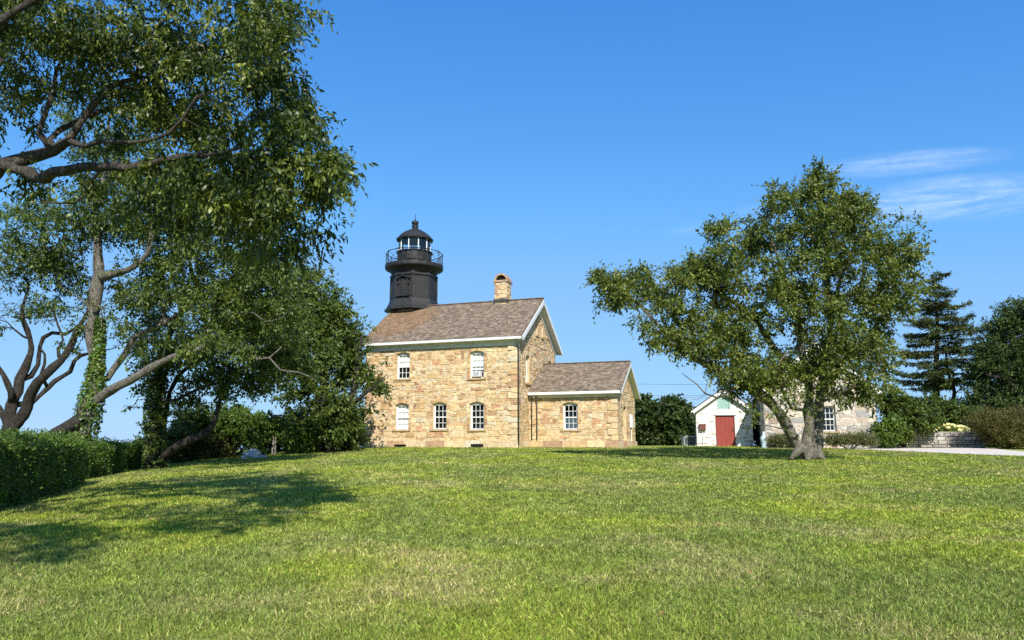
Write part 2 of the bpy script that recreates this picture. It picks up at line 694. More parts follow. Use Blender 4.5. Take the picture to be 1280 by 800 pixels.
def sprays(A, D, rng, twigs=4, per=9, L=0.45, size=0.14, droop=0.35, ldroop=0.5, spread=0.9, up=0.7):
    n = len(A)
    k = n * twigs
    P = np.repeat(A, twigs, 0)
    dd = np.repeat(D, twigs, 0)
    td = nrm(dd * 0.55 + rng.normal(0, 1, (k, 3)) * spread * 0.6 + np.array((0, 0, -droop * 0.5)))
    ln = L * (0.6 + 0.7 * rng.random(k))
    P = P - dd * (rng.random((k, 1)) * L * 0.8)
    m = k * per
    t = np.tile((np.arange(per) + 0.6) / per, k) + rng.normal(0, .05, m)
    P2 = np.repeat(P, per, 0)
    T2 = np.repeat(td, per, 0)
    L2 = np.repeat(ln, per)
    pos = P2 + T2 * (t * L2)[:, None] + rng.normal(0, .02, (m, 3)) + np.array((0, 0, -1)) * (droop * 0.35 * (t ** 2) * L2)[:, None]
    ax = nrm(T2 * 0.55 + rng.normal(0, 1, (m, 3)) * 0.55 + np.array((0, 0, -ldroop)))
    nor = nrm(rng.normal(0, 1, (m, 3)) * 0.75 + np.array((0, 0, up)))
    sz = size * (0.45 + 0.95 * rng.random(m))
    grp = np.repeat(np.arange(n), twigs * per)
    tw = (P, P + td * ln[:, None])
    return pos, ax, nor, sz, grp, tw


GREENS = [(0.032, 0.056, 0.011), (0.066, 0.105, 0.017), (0.118, 0.165, 0.025), (0.19, 0.23, 0.042)]
DARKS = [(0.026, 0.045, 0.011), (0.042, 0.070, 0.016), (0.066, 0.100, 0.022), (0.10, 0.135, 0.030)]
OLIVES = [(0.052, 0.082, 0.015), (0.098, 0.134, 0.022), (0.155, 0.190, 0.032), (0.25, 0.27, 0.055)]
BRIGHT = [(0.05, 0.095, 0.014), (0.085, 0.15, 0.022), (0.125, 0.20, 0.028), (0.17, 0.24, 0.04)]


def pl(d, *pts):
    """limb polyline from (px, py, r) or (px, py, r, dd) tuples at distance d"""
    return np.array([(*at(p[0], p[1], d + (p[3] if len(p) > 3 else 0)), p[2]) for p in pts])


def tree(name, label, cat, base, limbs, blobs, bark, pal, group=None, seed=1, dens=1.0, seg=0.35, leafmat=None, tmpl=LEAF4,
         width=0.55, crown='crown', trunk='trunk', tip=0.008, minr=0.0, thin=None, twigmesh=False, alpha=0.22, clump=0.0, bare=0.0, rscale=1.0, **sp_kw):
    rng = np.random.default_rng(seed)
    root = thing(name, base, label, cat, group)
    A = blob_pts(blobs, rng, dens, clump)
    g = height(A[:, 0], A[:, 1])
    A = A[A[:, 2] > g + 0.1]
    for L in limbs:
        L[:, 3] *= rscale
    if bare:                     # dead twigs that carry no leaves
        A = np.vstack([A, A[rng.random(len(A)) < bare] + rng.normal(0, .35, (1, 3))])
        nb = len(A)
    pos, par, R, D = grow(limbs, A, rng, seg, alpha, tip)
    if bare:
        live = rng.random(len(A)) > bare
        A, D = A[live], D[live]
    tr = branch_mesh(trunk, pos, par, R, bark, root, rng, minr)
    p, ax, no, sz, grp, tw = sprays(A, D, rng, **sp_kw)
    keep = p[:, 2] > height(p[:, 0], p[:, 1]) + 0.02
    p, ax, no, sz, grp = p[keep], ax[keep], no[keep], sz[keep], grp[keep]
    cr = leaf_mesh(crown, p, ax, no, sz, width, leaf_cols(len(p), pal, grp, rng), leafmat or M['leaf'], root, tmpl)
    return root, tr, cr, A


def base_of(px, d):
    x = (px - 640) / 974.0 * d
    return np.array((x, d, hgt(x, d)))


# ================================================================== SETTING
def build_ground():
    xs = np.concatenate([np.linspace(-600, -70, 14), np.linspace(-60, -32, 15), np.arange(-30, 34.1, 0.5), np.linspace(36, 70, 12), np.linspace(90, 900, 12)])
    ys = np.concatenate([np.linspace(-500, -20, 10), np.linspace(-15, 3, 10), np.arange(3.5, 60, 0.5), np.linspace(61, 135, 38), np.linspace(160, 900, 8)])
    X, Y = np.meshgrid(xs, ys)
    Z = height(X, Y)
    nx, ny = len(xs), len(ys)
    V = np.stack([X, Y, Z], -1).reshape(-1, 3)
    i = np.arange(nx - 1)[None, :] + (np.arange(ny - 1) * nx)[:, None]
    F = np.stack([i, i + 1, i + 1 + nx, i + nx], -1).reshape(-1)
    o = np_mesh('lawn', V, F, np.full((nx - 1) * (ny - 1), 4), None, M['lawn'], smooth=True)
    o['kind'] = 'structure'
    mb = MB()
    mb.add([(-9000, -9000, -15), (9000, -9000, -15), (9000, 9000, -15), (-9000, 9000, -15)], [(0, 1, 2, 3)])
    s = mb.build('sea', M['sea'])
    s['kind'] = 'structure'


build_ground()

# gravel drive: a sheet a little above the ground
def build_drive():
    near = [(1420, 578), (1340, 573.5), (1280, 570.5), (1230, 569), (1180, 566.8), (1140, 564.8), (1100, 563.2), (1065, 561.9), (1040, 561.2)]
    mb = MB()
    N = [ground_hit(*p) for p in near]
    rows = []
    for p in N:
        far = np.array((p[0] * 1.0 + (47.6 - p[1]) * 0.25, 47.6, 0))
        col = []
        for t in np.linspace(0, 1, 14):
            q = p * (1 - t) + far * t
            edge = 0.12 * math.sin(q[0] * 2.1) if t == 0 else 0
            q[1] += edge
            q[2] = hgt(q[0], q[1]) + 0.02
            col.append(q)
        rows.append(col)
    n = 14
    V = [q for c in rows for q in c]
    F = [(i * n + j, i * n + j + 1, (i + 1) * n + j + 1, (i + 1) * n + j) for i in range(len(rows) - 1) for j in range(n - 1)]
    mb.add(V, F)
    o = mb.build('gravel_drive', M['gravel'])
    o['kind'] = 'structure'
    return N


DRIVE = build_drive()

# ================================================================== STONE WALLS
SAND = [(0.66, 0.49, 0.26), (0.60, 0.42, 0.21), (0.70, 0.56, 0.34), (0.54, 0.36, 0.18), (0.64, 0.48, 0.28), (0.42, 0.27, 0.15), (0.68, 0.53, 0.30), (0.55, 0.32, 0.18), (0.60, 0.52, 0.36)]
SANDW = [5, 4, 4, 3, 5, 1.5, 4, 1.6, 2]
PALE = [(0.55, 0.48, 0.38), (0.62, 0.56, 0.46), (0.42, 0.37, 0.31), (0.35, 0.33, 0.30), (0.52, 0.42, 0.31), (0.60, 0.52, 0.40), (0.40, 0.30, 0.22)]
PALEW = [4, 4, 3, 2, 3, 4, 1.4]


class Fr:
    """wall frame: s along the wall, t up, n outwards"""
    def __init__(self, O, S, N):
        self.O, self.S, self.N = v3(O), unit(S), unit(N)

    def P(self, s, t, n=0.0):
        return self.O + self.S * s + np.array((0, 0, 1.0)) * t + self.N * n

    def px(self, px, py, n=0.0):
        p = hit_plane(px, py, self.O + self.N * n, self.N)
        d = p - self.O
        return float(np.dot(d, self.S)), float(d[2])


def clip_poly(poly, a, b, c):
    """keep a*s+b*t<=c"""
    out = []
    for i in range(len(poly)):
        p, q = poly[i], poly[(i + 1) % len(poly)]
        dp, dq = a * p[0] + b * p[1] - c, a * q[0] + b * q[1] - c
        if dp <= 0:
            out.append(p)
        if dp * dq < 0:
            t = dp / (dp - dq)
            out.append((p[0] + (q[0] - p[0]) * t, p[1] + (q[1] - p[1]) * t))
    return out


def rect_sub(r, o):
    s0, s1, t0, t1 = r
    a0, a1, b0, b1 = o
    if s1 <= a0 or s0 >= a1 or t1 <= b0 or t0 >= b1:
        return [r]
    out = []
    if s0 < a0:
        out.append((s0, a0, t0, t1))
    if s1 > a1:
        out.append((a1, s1, t0, t1))
    m0, m1 = max(s0, a0), min(s1, a1)
    if t0 < b0:
        out.append((m0, m1, t0, b0))
    if t1 > b1:
        out.append((m0, m1, b1, t1))
    return out


def arc_t(o, s):
    """height of the opening's head at s; o = dict(s0,s1,t0,t1,rise)"""
    if o['rise'] <= 0:
        return o['t1']
    m, h = (o['s0'] + o['s1']) / 2, (o['s1'] - o['s0']) / 2
    x = (s - m) / h
    return o['t1'] - o['rise'] * x * x


def stone_face(mb, fr, poly, dep, col, rng, rough=0.012, ch=0.018):
    n = len(poly)
    if n < 3:
        return
    c = (sum(p[0] for p in poly) / n, sum(p[1] for p in poly) / n)
    V = [fr.P(p[0], p[1], 0.0) for p in poly]
    for p in poly:
        d = math.hypot(p[0] - c[0], p[1] - c[1]) + 1e-6
        k = max(0.3, 1 - ch / d)
        V.append(fr.P(c[0] + (p[0] - c[0]) * k + rng.uniform(-rough, rough), c[1] + (p[1] - c[1]) * k + rng.uniform(-rough, rough), dep + rng.uniform(-rough, rough) * .6))
    F = [tuple(range(n, 2 * n))] + [(i, (i + 1) % n, n + (i + 1) % n, n + i) for i in range(n)]
    mb.add(V, F, col)


def pick(pal, w, rng, jit=0.1):
    c = rng.choices(pal, w)[0]
    k = 1 + rng.uniform(-jit, jit)
    return (c[0] * k, c[1] * k, c[2] * k)


def stone_wall(mb, fr, W, H, openings=(), gable=None, rows=(0.15, 0.40), wid=(0.2, 0.68), gap=0.026, dep=(0.006, 0.036), pal=SAND, palw=SANDW,
               mortar=(0.60, 0.50, 0.34), seed=1, skip=None, reveal=0.3, jamb=0.2, back=True, split=0.5, colfn=None, rough=0.024, s_start=0.0):
    """mb gets material 0 = stone/mortar, 1 = dark interior. gable = apex height above H at the middle (or None)."""
    rng = random.Random(seed)
    top = lambda s: H + (gable * (1 - abs(s - (s_start + W / 2)) / (W / 2)) if gable else 0)
    s_end = s_start + W
    xs = {s_start, s_end}
    if gable:
        xs.add(s_start + W / 2)
    for o in openings:
        for k in range(9):
            xs.add(o['s0'] + (o['s1'] - o['s0']) * k / 8)
    xs = sorted(xs)
    for a, b in zip(xs[:-1], xs[1:]):
        if b - a < 1e-5:
            continue
        m = (a + b) / 2
        ops = sorted([o for o in openings if o['s0'] < m < o['s1']], key=lambda o: o['t0'])
        lo_a = lo_b = 0.0
        for o in ops:
            if o['t0'] - max(lo_a, lo_b) > 1e-4:
                mb.add([fr.P(a, lo_a), fr.P(b, lo_b), fr.P(b, o['t0']), fr.P(a, o['t0'])], [(0, 1, 2, 3)], mortar)
            lo_a, lo_b = arc_t(o, a), arc_t(o, b)
        mb.add([fr.P(a, lo_a), fr.P(b, lo_b), fr.P(b, top(b)), fr.P(a, top(a))], [(0, 1, 2, 3)], mortar)
    # reveals
    for o in openings:
        s0, s1, t0 = o['s0'], o['s1'], o['t0']
        rv = o.get('reveal', reveal)
        pr = [(s0, t0)] + [(s0 + (s1 - s0) * k / 8, arc_t(o, s0 + (s1 - s0) * k / 8)) for k in range(9)] + [(s1, t0)]
        rc = o.get('rcol', (0.66, 0.50, 0.29))
        for p, q in zip(pr, pr[1:] + pr[:1]):
            mb.add([fr.P(*p, 0), fr.P(*q, 0), fr.P(*q, -rv), fr.P(*p, -rv)], [(0, 1, 2, 3)], rc)
        mb.add([fr.P(*p, -rv) for p in pr], [tuple(range(len(pr)))], (0.01, 0.01, 0.01), 1)
        if jamb > 0:
            # dressed jamb blocks and arch stones round the opening
            for sd, s_in, sg in ((0, s0, -1), (1, s1, 1)):
                tt, alt = t0, rng.random() < .5
                tspr = arc_t(o, s_in)
                while tt < tspr - 0.05:
                    hh = min(rng.uniform(.26, .4), tspr - tt)
                    ww = jamb * (1.0 if alt else 0.97)
                    alt = not alt
                    poly = sorted((s_in, s_in + sg * ww))
                    stone_face(mb, fr, [(poly[0] + .006, tt + .008), (poly[1] - .006, tt + .008), (poly[1] - .006, tt + hh - .008), (poly[0] + .006, tt + hh - .008)], 0.03, pick(pal, palw, rng), rng)
                    tt += hh
            nv = 7
            for k in range(nv):
                f0, f1 = k / nv, (k + 1) / nv
                A0, A1 = s0 - jamb + (s1 - s0 + 2 * jamb) * f0, s0 - jamb + (s1 - s0 + 2 * jamb) * f1
                B0, B1 = s0 + (s1 - s0) * f0, s0 + (s1 - s0) * f1
                oo = dict(o)
                poly = [(B0 + .006, arc_t(o, B0) + .004), (B1 - .006, arc_t(o, B1) + .004), (A1 - .006, arc_t(o, B1) + 0.27), (A0 + .006, arc_t(o, B0) + 0.27)]
                stone_face(mb, fr, poly, 0.04, pick(pal, palw, rng), rng)
    # stones
    t = 0.0
    cuts = []
    for o in openings:
        cuts.append((o['s0'] - jamb - .004, o['s1'] + jamb + .004, o['t0'] - 0.0, o['t1'] + (0.28 if jamb else 0.01)))
    cuts += list(skip or [])
    Tmax = H + (gable or 0)
    while t < Tmax - 0.03:
        h = rng.uniform(*rows)
        if Tmax - (t + h) < rows[0] * 0.6:
            h = Tmax - t
        s = s_start - rng.uniform(0, wid[0])
        while s < s_end:
            w = rng.uniform(*wid) * (1.0 if h > sum(rows) / 2 else 1.15)
            cells = [(s, s + w, t, t + h)]
            if h > rows[0] * 1.5 and rng.random() < split:
                k = rng.uniform(.35, .65)
                wk = rng.uniform(.35, .65)
                if rng.random() < 0.5:
                    cells = [(s, s + w, t, t + h * k), (s, s + w * wk, t + h * k, t + h), (s + w * wk, s + w, t + h * k, t + h)]
                else:
                    cells = [(s, s + w, t + h * k, t + h), (s, s + w * wk, t, t + h * k), (s + w * wk, s + w, t, t + h * k)]
            for r in cells:
                pcs = [(max(r[0], s_start), min(r[1], s_end), r[2], r[3])]
                for c in cuts:
                    pcs = [q for p in pcs for q in rect_sub(p, c)]
                for p in pcs:
                    if p[1] - p[0] < 0.05 or p[3] - p[2] < 0.035:
                        continue
                    g2 = gap / 2
                    j = lambda: rng.uniform(-rough, rough)
                    poly = [(p[0] + g2 + j(), p[2] + g2 + j()), (p[1] - g2 + j(), p[2] + g2 + j()), (p[1] - g2 + j(), p[3] - g2 + j()), (p[0] + g2 + j(), p[3] - g2 + j())]
                    if gable:
                        k = gable / (W / 2)
                        poly = clip_poly(poly, -k, 1, H - k * s_start - .01)
                        poly = clip_poly(poly, k, 1, H + k * s_end - .01)
                        if len(poly) < 3:
                            continue
                    elif p[3] > H:
                        continue
                    c = pick(pal, palw, rng)
                    if colfn:
                        c = colfn(c, (p[0] + p[1]) / 2, (p[2] + p[3]) / 2, rng)
                    stone_face(mb, fr, poly, rng.uniform(*dep), c, rng, rough)
            s += w
        t += h


def fbox(mb, fr, s0, s1, t0, t1, n0, n1, col=(.5, .5, .5), mat=0):
    mb.hexa([fr.P(s0, t0, n0), fr.P(s1, t0, n0), fr.P(s1, t0, n1), fr.P(s0, t0, n1), fr.P(s0, t1, n0), fr.P(s1, t1, n0), fr.P(s1, t1, n1), fr.P(s0, t1, n1)], col, mat)


def make_window(fr, o, parent, blind=None, ac=False, rows=2, cols=3, sill=True, flip=1, open_=0.0):
    """sash window in opening o; blind = (from, to) fractions of the height covered by a white blind"""
    s0, s1, t0, t1 = o['s0'], o['s1'], o['t0'], o['t1']
    w, h = s1 - s0, t1 - t0
    n = -0.15
    mb = MB()
    fw = 0.075
    spr = t1 - o['rise']
    fbox(mb, fr, s0 + .003, s0 + fw, t0 + .003, spr, n - .08, n)
    fbox(mb, fr, s1 - fw, s1 - .003, t0 + .003, spr, n - .08, n)
    fbox(mb, fr, s0 + .003, s1 - .003, t0 + .004, t0 + fw, n - .078, n + .012)
    # curved head
    K = 8
    for k in range(K):
        a, b = s0 + w * k / K, s0 + w * (k + 1) / K
        ta, tb = arc_t(o, a) - .004, arc_t(o, b) - .004
        lo = spr - 0.06
        mb.hexa([fr.P(a, lo, n - .079), fr.P(b, lo, n - .079), fr.P(b, lo, n - .002), fr.P(a, lo, n - .002), fr.P(a, ta, n - .079), fr.P(b, tb, n - .079), fr.P(b, tb, n - .002), fr.P(a, ta, n - .002)])
    mid = t0 + (spr - t0) * 0.49
    fbox(mb, fr, s0 + fw, s1 - fw, mid - .035, mid + .035, n - .07, n - .012)
    for (a, b, nn) in ((t0 + fw, mid - .035, n - .07), (mid + .035, spr - .06, n - .045)):
        fbox(mb, fr, s0 + fw, s0 + fw + .04, a, b, nn - .02, nn + .022)
        fbox(mb, fr, s1 - fw - .04, s1 - fw, a, b, nn - .02, nn + .022)
        for k in range(1, cols):
            x = s0 + fw + (w - 2 * fw) * k / cols
            fbox(mb, fr, x - .014, x + .014, a, b, nn - .012, nn + .014)
        for k in range(1, rows):
            y = a + (b - a) * k / rows
            fbox(mb, fr, s0 + fw + .04, s1 - fw - .04, y - .014, y + .014, nn - .011, nn + .013)
    win = mb.build('window', M['white'], parent)
    mb = MB()
    mb.add([fr.P(s0 + fw, t0 + fw, n - .07), fr.P(s1 - fw, t0 + fw, n - .07), fr.P(s1 - fw, mid, n - .07), fr.P(s0 + fw, mid, n - .07),
            fr.P(s0 + fw, mid, n - .047), fr.P(s1 - fw, mid, n - .047), fr.P(s1 - fw, spr - .05, n - .047), fr.P(s0 + fw, spr - .05, n - .047)], [(0, 1, 2, 3), (4, 5, 6, 7)])
    mb.build('pane', M['glass'], win)
    if blind:
        mb = MB()
        a, b = t0 + .08 + (spr - t0 - .1) * blind[0], t0 + .04 + (spr - t0 - .06) * blind[1]
        K = 10
        for k in range(K):     # softly pleated cloth
            x0, x1 = s0 + .06 + (w - .12) * k / K, s0 + .06 + (w - .12) * (k + 1) / K
            z0, z1 = (-.115 - .012 * (k % 2)), (-.115 - .012 * ((k + 1) % 2))
            mb.add([fr.P(x0, a, n + z0), fr.P(x1, a, n + z1), fr.P(x1, b, n + z1), fr.P(x0, b, n + z0)], [(0, 1, 2, 3)])
        mb.build('blind', M['blind'], win)
    if sill:
        mb = MB()
        fbox(mb, fr, s0 - .16, s1 + .16, t0 - .11, t0 + .0, -0.14, .10, (0.52, 0.37, 0.20))
        mb.build('sill', M['stone'], win)
    if ac:
        mb = MB()
        x = (s0 + s1) / 2
        fbox(mb, fr, x - .26, x + .26, t0 + .09, t0 + .42, n - .06, n + .26)
        fbox(mb, fr, x - .21, x + .21, t0 + .15, t0 + .37, n + .262, n + .268, (.1, .1, .1), 1)
        for k in range(6):
            fbox(mb, fr, x - .21, x + .21, t0 + .16 + k * .035, t0 + .17 + k * .035, n + .268, n + .276)
        mb.build('air_conditioner', [M['white'], M['grey']], win)
    return win


def shingle_roof(mb, O, S, D, length, slope, seed=3, row=0.15, w=(0.12, 0.28), stain=None, pal=None, thick=0.1):
    """O: lower corner at the eave; S along the eave; D up the slope (unit vectors)"""
    rng = random.Random(seed)
    S, D, O = unit(S), unit(D), v3(O)
    N = unit(np.cross(S, D))
    if N[2] < 0:
        N = -N
    pal = pal or [(0.20, 0.165, 0.14), (0.235, 0.20, 0.17), (0.165, 0.14, 0.12), (0.27, 0.225, 0.19), (0.19, 0.15, 0.125), (0.30, 0.25, 0.21)]
    # deck
    mb.hexa([O - N * thick, O + S * length - N * thick, O + S * length + D * slope - N * thick, O + D * slope - N * thick, O, O + S * length, O + S * length + D * slope, O + D * slope], (0.13, 0.11, 0.09))
    r = 0
    t = -0.03
    while t < slope - 0.01:
        s = -rng.uniform(0, w[1]) if r % 2 else -rng.uniform(0, w[0])
        t1 = min(t + row * 1.12, slope)
        while s < length:
            ww = rng.uniform(*w)
            a, b = max(s, 0.0) + .003, min(s + ww, length) - .003
            s += ww
            if b - a < .02:
                continue
            c = rng.choice(pal)
            k = rng.uniform(.85, 1.15)
            c = tuple(v * k for v in c)
            if stain:
                c = stain(c, (a + b) / 2, t, rng)
            dt = rng.uniform(-.008, .008)
            lift = rng.uniform(.016, .03)
            P = lambda x, y, n: O + S * x + D * y + N * n
            mb.add([P(a, t + dt, .002), P(b, t + dt, .002), P(b, t + dt, lift), P(a, t + dt, lift), P(b, t1, .004), P(a, t1, .004)], [(0, 1, 2, 3), (3, 2, 4, 5)], c)
        t += row
        r += 1


# ================================================================== LIGHTHOUSE KEEPER'S HOUSE
Z0 = 1.6
Zv = np.array((0, 0, 1.0))
RC = np.array((0.30, 48.0, Z0))                     # right front corner at the base
LCx, LCy = -9.72, 51.55
ANG = math.atan2(LCy - 48.0, 0.30 - LCx)
L_MAIN = math.hypot(LCy - 48.0, 0.30 - LCx)
U = np.array((-math.cos(ANG), math.sin(ANG), 0.0))   # along the front, to the left
V = np.array((math.sin(ANG), math.cos(ANG), 0.0))    # to the back
D_MAIN = 8.6
H_WALL = 6.55
EAVE = 6.93
OV = 0.42
RIDGE = 10.15
house = thing('keepers_house', RC + U * L_MAIN / 2 + V * 4, 'tan stone two-storey house with grey gable roof, black lantern tower and a lower wing', 'house')


def HW(u, v, z=0.0):
    return RC + U * u + V * v + Zv * z


F_front = Fr(RC, U, -V)
F_gable = Fr(RC, V, -U)
F_left = Fr(HW(L_MAIN, D_MAIN), -V, U)
F_back = Fr(HW(0, D_MAIN), U, V)
GABLE_RISE = (RIDGE - EAVE) / (D_MAIN / 2 + OV) * (D_MAIN / 2)


def opening(fr, pxc, ytop, ybot, w, rise=0.13, **kw):
    s, t0 = fr.px(pxc, ybot)
    _, t1 = fr.px(pxc, ytop)
    d = dict(s0=s - w / 2, s1=s + w / 2, t0=t0, t1=t1, rise=rise)
    d.update(kw)
    return d


ops_front = [opening(F_front, 503.5, 440.5, 473.5, 0.98), opening(F_front, 596, 438.5, 472.5, 0.98),
             opening(F_front, 502, 504, 537, 0.98), opening(F_front, 549.3, 503, 536.5, 0.98), opening(F_front, 596, 502.5, 537, 0.98)]
PLH = 0.46
vents = [opening(F_front, 501, 555.6, 561.0, 0.86, 0), opening(F_front, 597, 555, 560.5, 0.86, 0)]
QW = [0.30, 0.52]


def quoins(fr, side, H, parent, seed, s_edge, t_from=PLH, other=None):
    """corner blocks: alternate long and short on both faces of a corner (other = frame of the second face, s_o its edge)"""
    rng = random.Random(seed)
    mb = MB()
    t = t_from
    i = 0
    while t < H - .12:
        h = min(rng.uniform(.34, .42), H - t)
        a, b = (0.56, 0.34) if i % 2 else (0.34, 0.56)
        col = pick(SAND, SANDW, rng)
        col = (col[0] * 1.06, col[1] * 1.08, col[2] * 1.12)
        g = .014
        e = .085
        # one solid L of stone wraps the corner
        p = fr
        s0 = s_edge
        sg = side
        c0 = p.P(s0 - sg * e, t + g, e)
        c1 = p.P(s0 + sg * a, t + g, e)
        c2 = p.P(s0 + sg * a, t + g, -.02)
        mb.hexa([p.P(s0 - sg * e, t + g, -b), p.P(s0 + sg * .02, t + g, -b), p.P(s0 + sg * .02, t + g, e), p.P(s0 - sg * e, t + g, e),
                 p.P(s0 - sg * e, t + h - g, -b), p.P(s0 + sg * .02, t + h - g, -b), p.P(s0 + sg * .02, t + h - g, e), p.P(s0 - sg * e, t + h - g, e)], col)
        mb.hexa([p.P(s0 + sg * .02, t + g, -.02), p.P(s0 + sg * a, t + g, -.02), p.P(s0 + sg * a, t + g, e - .004), p.P(s0 + sg * .02, t + g, e),
                 p.P(s0 + sg * .02, t + h - g, -.02), p.P(s0 + sg * a, t + h - g, -.02), p.P(s0 + sg * a, t + h - g, e - .004), p.P(s0 + sg * .02, t + h - g, e)], col)
        t += h
        i += 1
    return mb.build('quoin', M['stone'], parent)


def plinth(fr, W, parent, seed, h=PLH, cuts=(), e=0.15, s_start=0.0, ext=(0, 0)):
    rng = random.Random(seed)
    mb = MB()
    s = s_start - ext[0]
    end = s_start + W + ext[1]
    edges = [s]
    while s < end - .01:
        w = min(rng.uniform(.9, 1.7), end - s)
        if end - s - w < .5:
            w = end - s
        pcs = [(s + .006, s + w - .006, -0.5, h)]
        for c in cuts:
            pcs = [q for p in pcs for q in rect_sub(p, (c['s0'], c['s1'], c['t0'] - .6, c['t1']))]
        col = pick(SAND, SANDW, rng)
        col = (col[0] * 1.02, col[1] * 1.06, col[2] * 1.16)
        for p in pcs:
            if p[1] - p[0] < .04 or p[3] - p[2] < .04:
                continue
            ee = e + rng.uniform(-.008, .008)
            mb.hexa([fr.P(p[0], p[2], -.05), fr.P(p[1], p[2], -.05), fr.P(p[1], p[2], ee), fr.P(p[0], p[2], ee),
                     fr.P(p[0], p[3], -.05), fr.P(p[1], p[3], -.05), fr.P(p[1], p[3], ee - .03), fr.P(p[0], p[3], ee - .03)], col)
        s += w
    for c in cuts:
        fbox(mb, fr, c['s0'] + .002, c['s1'] - .002, c['t0'] - .6, c['t1'] - .002, -.1, .055, (.01, .01, .01), 1)
    ob = mb.build('plinth', [M['stone'], M['dark']], parent)
    for c in cuts:
        mb = MB()
        fbox(mb, fr, c['s0'] + .004, c['s1'] - .004, c['t1'] - .04, c['t1'] - .004, .05, .09)
        for k in range(4):
            x = c['s0'] + (c['s1'] - c['s0']) * (k + .5) / 4
            fbox(mb, fr, x - .012, x + .012, c['t0'] - .3, c['t1'] - .04, .056, .075)
        mb.build('vent_grille', M['pipe'], ob)
    return ob


